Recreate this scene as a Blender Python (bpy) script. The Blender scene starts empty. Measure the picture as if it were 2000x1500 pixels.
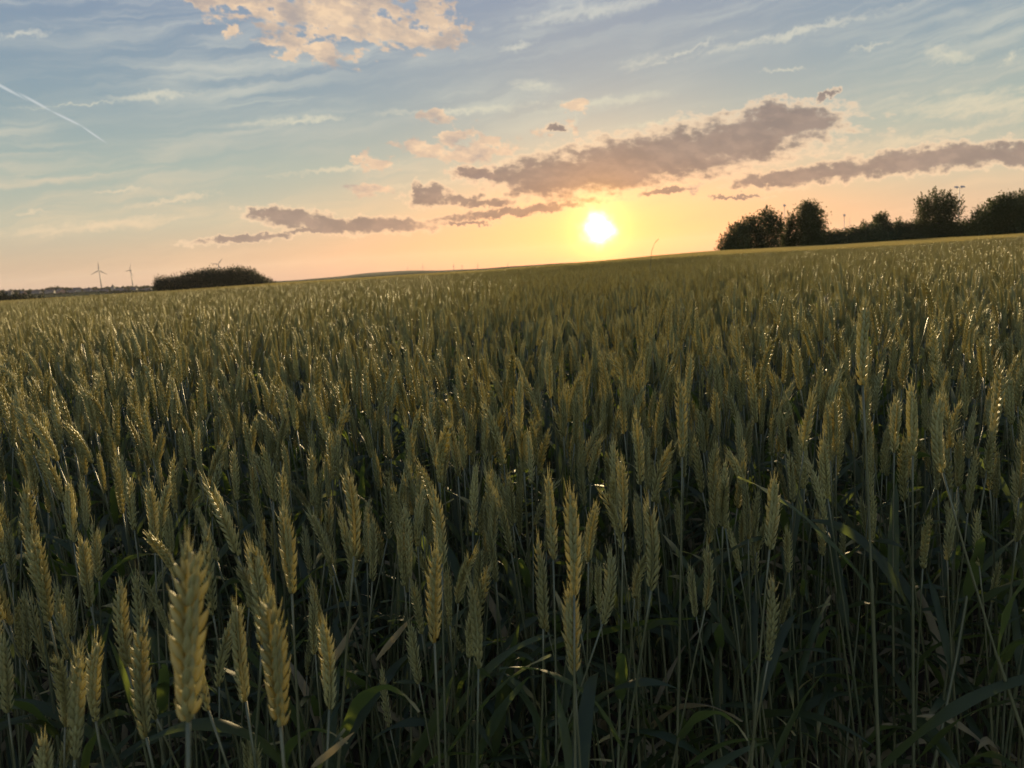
import bpy, math, random
import numpy as np
from mathutils import Vector, Matrix, Quaternion
random.seed(7)
rng = np.random.default_rng(11)
R = math.radians
scene = bpy.context.scene
col = scene.collection

# ------------------------------------------------------------------ camera
FPX = 1420.0                      # focal length in pixels of the 2000 px wide photograph
PITCH, ROLL, CAMZ = R(9.2), R(3.58), 1.05
F = Vector((0, math.cos(PITCH), -math.sin(PITCH)))
up0 = Vector((0, math.sin(PITCH), math.cos(PITCH)))
r0 = Vector((1, 0, 0))
RT = r0*math.cos(ROLL) - up0*math.sin(ROLL)
UP = r0*math.sin(ROLL) + up0*math.cos(ROLL)
CAM = Vector((0, 0, CAMZ))
cd = bpy.data.cameras.new('camera')
cam = bpy.data.objects.new('camera', cd)
m = Matrix((RT, UP, -F)).transposed().to_4x4(); m.translation = CAM
cam.matrix_world = m
cd.lens = 6.9; cd.sensor_width = 6.9*2000/FPX; cd.sensor_fit = 'HORIZONTAL'
cd.clip_start = 0.02; cd.clip_end = 40000
cd.dof.use_dof = True; cd.dof.focus_distance = 1.05; cd.dof.aperture_fstop = 3.0
col.objects.link(cam); scene.camera = cam

def ray(x, y):                    # ray with unit depth through a pixel of the photograph
    return F + RT*((x-1000)/FPX) + UP*((750-y)/FPX)
def at(x, y, Z): return CAM + ray(x, y)*Z
def azel(x, y):
    d = ray(x, y).normalized()
    return math.degrees(math.atan2(d.x, d.y)), math.degrees(math.asin(d.z))

SUN = ray(1170, 447).normalized()
SAZ, SEL = math.atan2(SUN.x, SUN.y), math.asin(SUN.z)

# ------------------------------------------------------------------ sun lamp
sl = bpy.data.lights.new('sun', 'SUN'); sl.energy = 5.0; sl.angle = R(1.0)
sl.color = (1.0, 0.74, 0.38)
so = bpy.data.objects.new('sun', sl); col.objects.link(so)
LAMP = Vector((math.sin(SAZ)*math.cos(R(8.5)), math.cos(SAZ)*math.cos(R(8.5)), math.sin(R(8.5))))
so.rotation_euler = (-LAMP).to_track_quat('-Z', 'Y').to_euler()
so.location = (0, 0, 50)

scene.view_settings.view_transform = 'Standard'; scene.view_settings.look = 'None'
scene.view_settings.exposure = 1.0; scene.view_settings.gamma = 1.0
scene.cycles.volume_bounces = 0
scene.cycles.max_bounces = 7
scene.cycles.transparent_max_bounces = 8

# ------------------------------------------------------------------ node helpers
class NT:
    def __init__(s, tree): s.t = tree
    def n(s, typ, **kw):
        nd = s.t.nodes.new(typ)
        for k, v in kw.items(): setattr(nd, k, v)
        return nd
    def link(s, a, b): s.t.links.new(a, b)
    def put(s, sock, v):
        if isinstance(v, bpy.types.NodeSocket): s.link(v, sock)
        else: sock.default_value = v
    def math(s, op, a, b=None, c=None, clamp=False):
        nd = s.n('ShaderNodeMath', operation=op, use_clamp=clamp)
        for i, v in enumerate((a, b, c)):
            if v is not None: s.put(nd.inputs[i], v)
        return nd.outputs[0]
    def mix(s, f, a, b, mode='MIX'):
        nd = s.n('ShaderNodeMix', data_type='RGBA', blend_type=mode)
        s.put(nd.inputs['Factor'], f)
        s.put(nd.inputs[6], a if isinstance(a, bpy.types.NodeSocket) else (*a, 1)[:4])
        s.put(nd.inputs[7], b if isinstance(b, bpy.types.NodeSocket) else (*b, 1)[:4])
        return nd.outputs[2]
    def mr(s, v, a, b, c=0.0, d=1.0, smooth=True):
        nd = s.n('ShaderNodeMapRange', interpolation_type='SMOOTHSTEP' if smooth else 'LINEAR')
        s.put(nd.inputs[0], v)
        for i, q in enumerate((a, b, c, d)): nd.inputs[i+1].default_value = q
        return nd.outputs[0]
    def ramp(s, f, stops):
        nd = s.n('ShaderNodeValToRGB'); e = nd.color_ramp.elements
        while len(e) > 1: e.remove(e[-1])
        e[0].position = stops[0][0]; e[0].color = (*stops[0][1], 1)
        for p, c in stops[1:]:
            x = e.new(p); x.color = (*c, 1)
        s.put(nd.inputs[0], f)
        return nd.outputs[0]
    def noise(s, vec, scale, detail=4, rough=0.55, dist=0.0):
        nd = s.n('ShaderNodeTexNoise')
        s.put(nd.inputs['Vector'], vec)
        nd.inputs['Scale'].default_value = scale; nd.inputs['Detail'].default_value = detail
        nd.inputs['Roughness'].default_value = rough; nd.inputs['Distortion'].default_value = dist
        return nd.outputs[0]
    def mapping(s, vec, loc=(0, 0, 0), rot=(0, 0, 0), sc=(1, 1, 1), typ='TEXTURE'):
        nd = s.n('ShaderNodeMapping', vector_type=typ)
        s.put(nd.inputs[0], vec); nd.inputs[1].default_value = loc
        nd.inputs[2].default_value = rot; nd.inputs[3].default_value = sc
        return nd.outputs[0]
    def vmath(s, op, a, b=None, out=0):
        nd = s.n('ShaderNodeVectorMath', operation=op)
        s.put(nd.inputs[0], a)
        if b is not None: s.put(nd.inputs[1], b)
        return nd.outputs[out]

def lin(r, g, b):
    f = lambda c: c/12.92 if c <= 0.04045 else ((c+0.055)/1.055)**2.4
    return tuple(f(c/255) for c in (r, g, b))

# ------------------------------------------------------------------ sky (world)
w = bpy.data.worlds.new('World'); scene.world = w; w.use_nodes = True
T = NT(w.node_tree); w.node_tree.nodes.clear()
tc = T.n('ShaderNodeTexCoord'); dirv = T.vmath('NORMALIZE', tc.outputs['Generated'])
sx = T.n('ShaderNodeSeparateXYZ'); T.link(dirv, sx.inputs[0])
X, Y, Zc = sx.outputs
AZ = T.math('MULTIPLY', T.math('ARCTAN2', X, Y), 180/math.pi)
EL = T.math('MULTIPLY', T.math('ARCSINE', Zc), 180/math.pi)
cx = T.n('ShaderNodeCombineXYZ'); T.link(AZ, cx.inputs[0]); T.link(EL, cx.inputs[1])
P = cx.outputs[0]
sky = T.n('ShaderNodeTexSky', sky_type='NISHITA', sun_disc=False)
sky.sun_elevation = max(SEL, R(1)); sky.sun_rotation = SAZ
sky.altitude = 100; sky.air_density = 1.0; sky.dust_density = 1.5; sky.ozone_density = 1.5
nish = T.vmath('SCALE', sky.outputs[0]); nish.node.inputs['Scale'].default_value = 0.12

t = T.math('DIVIDE', EL, 40.0, clamp=True)
SKY_RAMP = [(0.0, lin(206, 176, 162)), (0.045, lin(204, 184, 164)), (0.11, lin(197, 198, 180)), (0.20, lin(170, 188, 182)),
            (0.33, lin(144, 168, 182)), (0.52, lin(136, 155, 184)), (0.70, lin(122, 138, 170)), (1.0, lin(90, 106, 144))]
base = T.ramp(t, SKY_RAMP)
base = T.mix(0.80, nish, base)
# angle from the sun
dsun = T.math('MULTIPLY', T.math('ARCCOSINE', T.vmath('DOT_PRODUCT', dirv, tuple(SUN), out=1)), 180/math.pi)
def gauss(d, s):
    q = T.math('DIVIDE', d, s); q = T.math('MULTIPLY', q, q)
    return T.math('EXPONENT', T.math('MULTIPLY', q, -1.0))
# flattened glow along the horizon on the sun's side
dpl = T.mapping(P, (math.degrees(SAZ), math.degrees(SEL)-1.0, 0), (0, 0, 0), (17.0, 5.5, 1))
glow_w = gauss(T.vmath('LENGTH', dpl, out=1), 1.0)
dpl2 = T.mapping(P, (math.degrees(SAZ), math.degrees(SEL)-1.5, 0), (0, 0, 0), (34.0, 6.0, 1))
glow_p = gauss(T.vmath('LENGTH', dpl2, out=1), 1.0)

# warped sky coordinates
nv = T.n('ShaderNodeTexNoise'); T.link(P, nv.inputs['Vector'])
nv.inputs['Scale'].default_value = 0.45; nv.inputs['Detail'].default_value = 5
wv = T.vmath('SUBTRACT', nv.outputs['Color'], (0.5, 0.5, 0.5))
wv = T.vmath('MULTIPLY', wv, (2.6, 1.3, 0))
PW = T.vmath('ADD', P, wv)

def blob(px, py, hw, hh, deg, vec):
    """soft ellipse in azimuth / elevation space; hw, hh half axes in photo pixels"""
    a, e = azel(px, py); c, s_ = math.cos(R(deg)), math.sin(R(deg))
    a1, e1 = azel(px+hw*c, py-hw*s_); a2, e2 = azel(px-hh*s_, py-hh*c)
    L1 = math.hypot(a1-a, e1-e); L2 = math.hypot(a2-a, e2-e)
    ang = math.atan2(e1-e, a1-a)
    q = T.mapping(vec, (a, e, 0), (0, 0, ang), (L1, L2, 1e7))
    return T.math('SUBTRACT', 1.0, T.vmath('LENGTH', q, out=1))
def split(vec):
    q = T.n('ShaderNodeSeparateXYZ'); T.link(vec, q.inputs[0]); return q.outputs[0], q.outputs[1]
def after(xy, prev):              # same coordinates, evaluated after prev (keeps the shader's memory small)
    q = T.n('ShaderNodeCombineXYZ'); T.link(xy[0], q.inputs[0]); T.link(xy[1], q.inputs[1])
    if prev is not None: T.link(prev, q.inputs[2])
    return q.outputs[0]
def field(blobs, vec, start=None):
    o = None; xy = split(vec); pv_ = start
    for b in blobs:
        v = blob(*b, after(xy, pv_ if o is None else o))
        o = v if o is None else T.math('SMOOTH_MAX', o, v, 0.12)
    return T.math('MAXIMUM', o, -1.2)

pz = T.mapping(P, (0, 0, 0), (0, 0, R(-6)), (1.5, 0.8, 1))
fb = T.noise(pz, 1.15, 7, 0.57)
fb2 = T.noise(pz, 0.5, 5, 0.6)
fbs = T.noise(P, 0.8, 3, 0.5)
# the same cloud noise a little nearer the sun: thinner there means the near side is lit
pl = T.mapping(P, (math.degrees(SAZ), math.degrees(SEL), 0), (0, 0, 0), (1.045, 1.07, 1)); pl = T.vmath('ADD', pl, (math.degrees(SAZ), math.degrees(SEL), 0))
fbl = T.noise(T.mapping(pl, (0, 0, 0), (0, 0, R(-6)), (1.5, 0.8, 1)), 1.15, 7, 0.57)
relief = T.mr(T.math('SUBTRACT', fb, fbl), -0.10, 0.10)
# high cirrus, drawn out along one direction
ps = T.mapping(PW, (0, 0, 0), (0, 0, R(7)), (13.0, 1.25, 1))
cir = T.noise(ps, 1.0, 6, 0.6, 0.4)
cirm = T.noise(T.mapping(P, (3, 1, 0), (0, 0, R(5)), (16, 6, 1)), 1.0, 3, 0.5)
cirrus = T.math('MULTIPLY', T.mr(cir, 0.38, 0.72), T.mr(cirm, 0.35, 0.65, 0.25, 1.0))
nh = T.n('ShaderNodeTexNoise'); T.link(P, nh.inputs['Vector'])
nh.inputs['Scale'].default_value = 1.5; nh.inputs['Detail'].default_value = 7; nh.inputs['Roughness'].default_value = 0.65
wh = T.vmath('MULTIPLY', T.vmath('SUBTRACT', nh.outputs['Color'], (0.5, 0.5, 0.5)), (2.4, 1.3, 0))
PW2 = T.vmath('ADD', T.vmath('ADD', P, T.vmath('MULTIPLY', wv, (0.30, 0.30, 0))), wh)
WISPS = [(1560, 62, 300, 11, 15), (1330, 105, 140, 6, 22), (1900, 205, 260, 40, 5), (1800, 270, 330, 14, 10), (590, 235, 150, 10, 4),
         (300, 188, 110, 11, 3), (150, 205, 130, 3, 4), (50, 65, 75, 10, 8), (1045, 168, 60, 17, -10), (1190, 198, 150, 15, 6),
         (1010, 92, 50, 10, 15), (1850, 108, 90, 20, -6), (1700, 90, 55, 6, 10), (1530, 137, 70, 5, 3), (1120, 245, 8, 34, -25),
         (900, 215, 240, 9, 4), (340, 390, 130, 8, 10), (230, 372, 80, 6, 0), (60, 415, 60, 7, 3), (1260, 120, 60, 14, 15), (1160, 20, 260, 20, 12),
         (660, 330, 170, 8, 6), (1000, 320, 200, 9, 6), (1290, 240, 120, 6, 7), (860, 355, 220, 12, 7), (1980, 110, 22, 24, 0), (200, 440, 250, 14, 6)]
wis = field(WISPS, PW2)
WIS0 = wis
fbw = T.noise(T.mapping(PW, (0, 0, 0), (0, 0, R(8)), (3.2, 0.7, 1)), 1.3, 6, 0.65)
wis = T.math('ADD', wis, T.math('MULTIPLY', T.math('SUBTRACT', fbw, 0.5), 2.0))
wisp = T.mr(wis, -0.05, 1.15)
cirrus = T.math('MULTIPLY', cirrus, T.mr(EL, 0.5, 6.0, 0.35, 1.0))
cirrus_col = T.ramp(t, [(0.0, lin(236, 196, 160)), (0.12, lin(228, 206, 172)), (0.3, lin(205, 206, 192)), (0.6, lin(176, 186, 198)), (1, lin(150, 160, 180))])
c1 = T.mix(T.math('MULTIPLY', cirrus, 0.80), base, cirrus_col)
wisp_col = T.ramp(t, [(0.0, lin(240, 205, 165)), (0.25, lin(222, 216, 190)), (0.6, lin(196, 203, 208)), (1, lin(170, 180, 195))])
c1 = T.mix(T.math('MULTIPLY', wisp, 0.75), c1, wisp_col)
# contrail
CT = [(-30, 146, 45, 126)]
def seg(xa, ya, xb, yb, wpx):
    return blob((xa+xb)/2, (ya+yb)/2, math.hypot(xb-xa, yb-ya)/2*1.08, wpx, math.degrees(math.atan2(-(yb-ya), xb-xa)), P)
ct = None
for a_ in ((-60, 135, 62, 200, 4.2), (30, 178, 110, 222, 3.6), (90, 212, 172, 252, 3.2), (150, 240, 213, 283, 2.6)):
    v = seg(*a_); ct = v if ct is None else T.math('MAXIMUM', ct, v)
c1 = T.mix(T.math('MULTIPLY', T.mr(ct, 0.0, 0.75), 0.6), c1, lin(216, 220, 220))
# sunlit fair-weather clouds
LIT = [(640, 20, 200, 60, 5), (470, 5, 120, 22, -8), (400, 0, 45, 26, 0), (600, 95, 110, 30, -12), (760, 60, 130, 42, -8), (850, 75, 60, 26, -5),
       (840, 15, 50, 40, 0), (700, 40, 150, 50, 0), (880, 60, 30, 40, 0),
       (452, 60, 20, 14, 0), (852, 223, 36, 21, 0), (892, 262, 52, 17, 10), (925, 295, 90, 28, 4), (835, 293, 66, 20, -8), (740, 321, 38, 18, 0), (925, 335, 60, 18, 4),
       (718, 368, 46, 15, 0), (1128, 207, 32, 15, 5), (1051, 257, 20, 16, 0), (1120, 250, 12, 26, 20), (705, 305, 22, 12, 30), (985, 300, 22, 8, 0),
       (1355, 365, 20, 10, 30)]
litf = T.math('ADD', field(LIT, PW2, WIS0), T.math('MULTIPLY', T.math('SUBTRACT', fb, 0.5), 3.3))
litm = T.mr(litf, 0.0, 0.48)
topg = T.mr(EL, 16, 24)     # the high cloud is seen from below and is greyer in its middle
lit_col = T.mix(T.mr(fb2, 0.40, 0.66), lin(246, 214, 178), lin(186, 172, 162))
lit_in = T.mix(T.mr(fb, 0.42, 0.60), lin(240, 208, 170), lin(150, 146, 152))
lit_col = T.mix(T.math('MULTIPLY', topg, T.mr(litf, 0.15, 0.8)), lit_col, lit_in)
lit_col = T.mix(T.math('MULTIPLY', relief, 0.28), lit_col, lin(168, 156, 152))
c1 = T.mix(T.math('MULTIPLY', litm, 0.93), c1, lit_col)
# grey-mauve cloud bars with bright rims
DARK = [(1290, 306, 330, 50, 9), (1075, 345, 120, 48, 2), (1200, 325, 170, 55, 6), (1330, 300, 170, 56, 8), (1440, 276, 150, 54, 10), (1545, 244, 110, 40, 6), (1510, 222, 60, 30, 0), (1610, 187, 26, 7, 30),
        (1780, 315, 200, 26, 7), (1900, 305, 150, 24, 6), (1640, 335, 120, 20, 8), (1500, 350, 85, 14, 10), (2010, 300, 80, 26, 0), (1560, 345, 60, 22, 15),
        (570, 425, 85, 20, -5), (730, 440, 130, 16, 0), (640, 438, 120, 16, -4), (475, 466, 105, 9, 4), (620, 452, 60, 8, 0), (520, 415, 40, 12, 0),
        (840, 382, 42, 22, 5), (905, 390, 50, 10, 4), (955, 398, 50, 10, 3), (815, 372, 12, 20, 0), (1090, 249, 24, 8, 4), (925, 337, 45, 15, 0), (975, 340, 40, 16, 0),
        (1010, 413, 190, 10, 7), (910, 438, 60, 6, 2), (1300, 372, 60, 7, 8), (1440, 385, 70, 5, 2)]
dkf = T.math('ADD', field(DARK, PW2, litf), T.math('MULTIPLY', T.math('SUBTRACT', fb, 0.5), 1.7))
dkm = T.mr(dkf, -0.12, 0.48)
rim = T.math('MULTIPLY', T.mr(dkf, -0.32, 0.02), T.mr(dkf, 0.10, 0.40, 1.0, 0.0))
dk_col = T.mix(T.mr(fb2, 0.35, 0.65), lin(108, 104, 112), lin(138, 128, 128))
dk_col = T.mix(T.math('MULTIPLY', relief, 0.30), T.mix(0.25, dk_col, lin(215, 180, 150)), lin(120, 112, 114))
c1 = T.mix(T.math('MULTIPLY', rim, 0.6), c1, lin(252, 222, 186))
c1 = T.mix(T.math('MULTIPLY', dkm, 0.92), c1, dk_col)
# warm light round the sun
shade = T.mr(dkm, 0, 1, 1.0, 0.45, False)
tot = T.vmath('MULTIPLY', c1, T.mix(glow_p, (1, 1, 1), (1.16, 0.97, 0.86)))
tot = T.vmath('MULTIPLY', tot, T.mix(glow_w, (1, 1, 1), (1.22, 0.95, 0.76)))
g1 = gauss(dsun, 1.8); g2 = gauss(dsun, 4.2)
add2 = T.vmath('SCALE', T.mix(1.0, (0, 0, 0), (0.32, 0.12, 0.0))); T.link(g2, add2.node.inputs['Scale'])
add1 = T.vmath('SCALE', T.mix(1.0, (0, 0, 0), (1.0, 0.72, 0.10))); T.link(g1, add1.node.inputs['Scale'])
dcore = T.math('ADD', dsun, T.math('MULTIPLY', T.math('SUBTRACT', fbs, 0.5), 1.5))
core = T.vmath('SCALE', T.mix(1.0, (0, 0, 0), (14, 11.5, 5.0))); T.link(gauss(dcore, 0.72), core.node.inputs['Scale'])
for a_ in (add2, add1, core): tot = T.vmath('ADD', tot, a_)
# unseen sky overhead and behind the camera boosted as added fill on the ears
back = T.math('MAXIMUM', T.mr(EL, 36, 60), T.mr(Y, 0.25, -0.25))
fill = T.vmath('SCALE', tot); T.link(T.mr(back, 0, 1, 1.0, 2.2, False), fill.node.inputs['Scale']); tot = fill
# below the horizon: dull ground light
tot = T.mix(T.mr(EL, -1.5, -0.4), lin(70, 66, 48), tot)
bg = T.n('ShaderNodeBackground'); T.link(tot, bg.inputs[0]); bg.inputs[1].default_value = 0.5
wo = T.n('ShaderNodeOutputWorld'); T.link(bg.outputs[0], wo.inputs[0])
w.cycles.sampling_method = 'MANUAL'; w.cycles.sample_map_resolution = 1024

# ------------------------------------------------------------------ scene helpers
def mat(name):
    mm = bpy.data.materials.new(name); mm.use_nodes = True
    mm.node_tree.nodes.clear(); return mm, NT(mm.node_tree)
def leafy(name, c_lo, c_hi, trans, t_amt, rough=0.5, spec=0.3, scale=30.0, tint=True):
    """plant tissue: reflects and lets light through; colour varies over the tissue and from plant to plant"""
    mm, t_ = mat(name)
    tcn = t_.n('ShaderNodeTexCoord'); oi = t_.n('ShaderNodeObjectInfo')
    nz = t_.noise(tcn.outputs['Object'], scale, 4, 0.6)
    f = t_.math('ADD', t_.math('MULTIPLY', nz, 0.7), t_.math('MULTIPLY', oi.outputs['Random'], 0.35))
    c = t_.mix(t_.mr(f, 0.3, 0.85, smooth=False), c_lo, c_hi)
    if tint:
        at_ = t_.n('ShaderNodeAttribute', attribute_name='tint')
        k = t_.mr(at_.outputs['Fac'], 0, 1, 0.72, 1.3, False)
        c = t_.vmath('SCALE', c); c.node.inputs['Scale'].default_value = 1; t_.link(k, c.node.inputs['Scale'])
    if name == 'wheat_leaf': c = t_.mix(t_.mr(at_.outputs['Fac'], 1.0, 1.35), c, (0.26, 0.22, 0.09))
    b = t_.n('ShaderNodeBsdfPrincipled'); t_.link(c, b.inputs['Base Color'])
    b.inputs['Roughness'].default_value = rough; b.inputs['Specular IOR Level'].default_value = spec
    tr = t_.n('ShaderNodeBsdfTranslucent'); t_.link(t_.mix(0.5, c, trans), tr.inputs['Color'])
    ms = t_.n('ShaderNodeMixShader'); ms.inputs[0].default_value = t_amt
    t_.link(b.outputs[0], ms.inputs[1]); t_.link(tr.outputs[0], ms.inputs[2])
    o = t_.n('ShaderNodeOutputMaterial'); t_.link(ms.outputs[0], o.inputs[0])
    return mm
def solid(name, c, rough=0.7, var=0.25, scale=3.0, metal=0.0, c2=None):
    mm, t_ = mat(name)
    tcn = t_.n('ShaderNodeTexCoord'); nz = t_.noise(tcn.outputs['Object'], scale, 5, 0.6)
    c2 = c2 or tuple(q*(1-var) for q in c)
    b = t_.n('ShaderNodeBsdfPrincipled'); t_.link(t_.mix(nz, c, c2), b.inputs['Base Color'])
    b.inputs['Roughness'].default_value = rough; b.inputs['Metallic'].default_value = metal
    o = t_.n('ShaderNodeOutputMaterial'); t_.link(b.outputs[0], o.inputs[0])
    return mm
M_EAR = leafy('wheat_ear', (0.170, 0.182, 0.080), (0.37, 0.36, 0.155), (0.90, 0.72, 0.20), 0.40, 0.48, 0.32, 60)
M_AWN = leafy('wheat_awn', (0.28, 0.27, 0.12), (0.40, 0.37, 0.17), (0.8, 0.7, 0.3), 0.42, 0.5, 0.25, 60)
M_STEM = leafy('wheat_stem', (0.065, 0.078, 0.036), (0.125, 0.122, 0.055), (0.25, 0.25, 0.06), 0.12, 0.4, 0.5, 25)
M_LEAF = leafy('wheat_leaf', (0.019, 0.031, 0.013), (0.044, 0.056, 0.021), (0.32, 0.42, 0.06), 0.38, 0.5, 0.28, 18)
M_DRY = leafy('dry_leaf', (0.20, 0.17, 0.09), (0.34, 0.28, 0.15), (0.4, 0.3, 0.12), 0.3, 0.6, 0.2, 22)
M_TREE = leafy('tree_foliage', (0.030, 0.040, 0.016), (0.062, 0.072, 0.026), (0.12, 0.14, 0.02), 0.22, 0.6, 0.15, 0.8)
M_WOOD = leafy('wood_foliage', (0.012, 0.016, 0.009), (0.022, 0.026, 0.013), (0.08, 0.09, 0.02), 0.12, 0.7, 0.1, 0.3)
M_SCRUB = leafy('scrub_foliage', (0.032, 0.042, 0.018), (0.066, 0.074, 0.028), (0.14, 0.16, 0.03), 0.22, 0.6, 0.15, 0.8)
M_BARK = solid('bark', (0.10, 0.08, 0.06), 0.9, 0.5, 6)
M_STEEL = solid('galvanised_steel', (0.35, 0.35, 0.35), 0.5, 0.2, 4, 0.6)
M_WHITE = solid('turbine_white', (0.12, 0.12, 0.13), 0.5, 0.1, 0.2)
M_WALL = solid('house_wall', (0.20, 0.185, 0.17), 0.85, 0.2, 0.4)
M_BRICK = solid('house_brick', (0.30, 0.17, 0.12), 0.85, 0.2, 0.4)
M_ROOF = solid('roof_tile', (0.08, 0.06, 0.055), 0.8, 0.3, 0.6)
M_STONE = solid('church_stone', (0.24, 0.22, 0.19), 0.9, 0.3, 0.5)
M_PANE = solid('window_pane', (0.05, 0.06, 0.08), 0.15, 0.1, 1)

def tag(o, label, cat, group=None, kind=None):
    if label: o['label'] = label
    if cat: o['category'] = cat
    if group: o['group'] = group
    if kind: o['kind'] = kind
    return o
def empty(name, loc=(0, 0, 0)):
    o = bpy.data.objects.new(name, None); o.empty_display_size = 0.1; o.location = loc
    col.objects.link(o); return o
class MB:
    """collects arrays of vertices and faces for ONE mesh"""
    def __init__(s): s.v = []; s.f = []; s.m = []; s.t = []; s.n = 0
    def add(s, verts, faces, mi=0, tint=0.5):
        verts = np.asarray(verts, float).reshape(-1, 3)
        s.v.append(verts); s.t.append(np.full(len(verts), tint) if np.isscalar(tint) else np.asarray(tint, float))
        faces = [tuple(i+s.n for i in f) for f in faces]
        s.f.extend(faces); s.m.extend([mi]*len(faces)); s.n += len(verts)
    def addmb(s, o, M=None, tint=None):
        V = np.concatenate(o.v)
        if M is not None: V = V @ M[:3, :3].T + M[:3, 3]
        tt = np.concatenate(o.t)
        if tint is not None: tt = np.clip(tt + tint, 0, 1.5)
        s.v.append(V); s.t.append(tt)
        n = s.n
        s.f.extend([tuple(i+n for i in f) for f in o.f]); s.m.extend(o.m); s.n += len(V)
    def mesh(s, name, mats, smooth=True):
        me = bpy.data.meshes.new(name)
        me.from_pydata(np.concatenate(s.v).tolist(), [], s.f)
        for q in mats: me.materials.append(q)
        me.polygons.foreach_set('material_index', np.array(s.m, dtype=np.int32))
        if smooth: me.polygons.foreach_set('use_smooth', np.ones(len(s.f), dtype=bool))
        a = me.attributes.new('tint', 'FLOAT', 'POINT'); a.data.foreach_set('value', np.concatenate(s.t).astype(np.float32))
        me.update(); return me
    def build(s, name, mats, parent=None, smooth=True, loc=None):
        if not isinstance(mats, (list, tuple)): mats = [mats]
        o = bpy.data.objects.new(name, s.mesh(name, mats, smooth)); col.objects.link(o)
        if parent: o.parent = parent
        if loc is not None: o.location = loc
        return o
def frame_of(d):
    d = d/np.linalg.norm(d)
    a = np.array([0, 0, 1.]) if abs(d[2]) < 0.9 else np.array([1., 0, 0])
    u = np.cross(a, d); u /= np.linalg.norm(u)
    return u, np.cross(d, u), d
def tube(mb, pts, rad, sides=6, mi=0, tint=0.5, flat=1.0, u0=None, cap=True):
    pts = np.asarray(pts, float); n = len(pts)
    ang = np.arange(sides)*2*math.pi/sides
    V = []
    for i in range(n):
        d = pts[min(i+1, n-1)] - pts[max(i-1, 0)]
        if u0 is None: u, v, _ = frame_of(d)
        else:
            dn = d/np.linalg.norm(d); u = u0 - dn*np.dot(u0, dn); u /= np.linalg.norm(u); v = np.cross(dn, u)
        V.append(pts[i] + rad[i]*(np.cos(ang)[:, None]*u + flat*np.sin(ang)[:, None]*v))
    V = np.concatenate(V)
    Fc = [(i*sides+j, i*sides+(j+1) % sides, (i+1)*sides+(j+1) % sides, (i+1)*sides+j) for i in range(n-1) for j in range(sides)]
    if cap: Fc += [tuple(range(sides))[::-1], tuple((n-1)*sides+j for j in range(sides))]
    mb.add(V, Fc, mi, tint)
def box(mb, x0, x1, y0, y1, z0, z1, mi=0):
    V = [(x, y, z) for z in (z0, z1) for y in (y0, y1) for x in (x0, x1)]
    mb.add(V, [(0, 2, 3, 1), (4, 5, 7, 6), (0, 1, 5, 4), (2, 6, 7, 3), (0, 4, 6, 2), (1, 3, 7, 5)], mi)

# ------------------------------------------------------------------ terrain
EDGE_AZ = [-60, -35, -24, -17, -2, 3, 7, 12, 16, 24, 35, 60]
EDGE_E = [-4, -6, -7, -5, -5.5, -3.5, -1.5, 2.5, 4, 2, 0.5, 0]
FR = 130.0
HW = 0.83
def smooth01(x): x = np.clip(x, 0, 1); return x*x*(3-2*x)
def hterr(x, y):
    x = np.asarray(x, float); y = np.asarray(y, float)
    r = np.hypot(x, y); az = np.degrees(np.arctan2(x, y))
    e = np.interp(az, EDGE_AZ, EDGE_E)
    g = CAMZ + e/FPX*FR - HW
    near = g*np.clip(r/FR, 0, 1)**1.6
    side = smooth01((az-11)/4.0)                     # towards the right the land runs on level behind the field
    drop = -9.0*smooth01((r-FR-4)/230.0)*(1-side) + side*(0.0*r - 6*smooth01((r-260)/400))
    h = near + np.where(r > FR, drop, 0)
    # far country
    far = smooth01((r-700)/900.0)
    h = h + far*(7.0 + 1.5*np.sin(az*0.55)+0.8*np.sin(az*1.7+1))*(1-side)
    vill = np.exp(-((az+33)/9.0)**2)*smooth01((r-850)/500)*(1-smooth01((r-1800)/600))
    h = h + vill*5.0
    hill = np.exp(-((az+9.2)/4.2)**2)*np.exp(-((r-4600)/900)**2)
    h = h + hill*16.0
    und = 0.05*np.sin(x*0.31+0.6)*np.sin(y*0.23+1.1)*smooth01((r-6)/10)
    return h + und
def crop_dz(x, y):
    """how far the crop stands lower: tramlines, dips and lodged strips"""
    x = np.asarray(x, float); y = np.asarray(y, float)
    d = np.zeros_like(x)
    for y0, sl_, dep, wd in ((12.6, -0.10, 0.085, 0.9), (21.0, -0.12, 0.10, 1.3), (34, -0.1, 0.13, 2.0), (55, -0.08, 0.2, 3.0), (85, -0.05, .25, 5)):
        d += 1.15*dep*np.exp(-((y-(y0+sl_*x))/wd)**2)*(0.55+0.45*np.sin(x*0.33+y0))
    return d

az = np.concatenate([np.linspace(-180, -62, 40, endpoint=False), np.linspace(-62, 62, 360, endpoint=False), np.linspace(62, 180, 40, endpoint=False)])
rr = np.concatenate([[0.3], np.geomspace(1, 60, 30), np.linspace(64, 300, 70), np.geomspace(310, 7000, 80)])
A, RR = np.meshgrid(np.radians(az), rr)
GX, GY = RR*np.sin(A), RR*np.cos(A); GZ = hterr(GX, GY)
na, nr = len(az), len(rr)
V = np.stack([GX.ravel(), GY.ravel(), GZ.ravel()], 1)
fc = [(i*na+j, i*na+(j+1) % na, (i+1)*na+(j+1) % na, (i+1)*na+j) for i in range(nr-1) for j in range(na)]
fc = [f[::-1] for f in fc] + [tuple(range(na))]
mb = MB(); mb.add(V, fc)
mg, t_ = mat('ground_mix')
geo = t_.n('ShaderNodeNewGeometry'); pos = geo.outputs['Position']
dist = t_.vmath('LENGTH', pos, out=1)
nz = t_.noise(pos, 6, 6, 0.7); nzb = t_.noise(pos, 0.25, 4, 0.6)
soil = t_.mix(nz, (0.050, 0.038, 0.026), (0.11, 0.085, 0.058))
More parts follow.
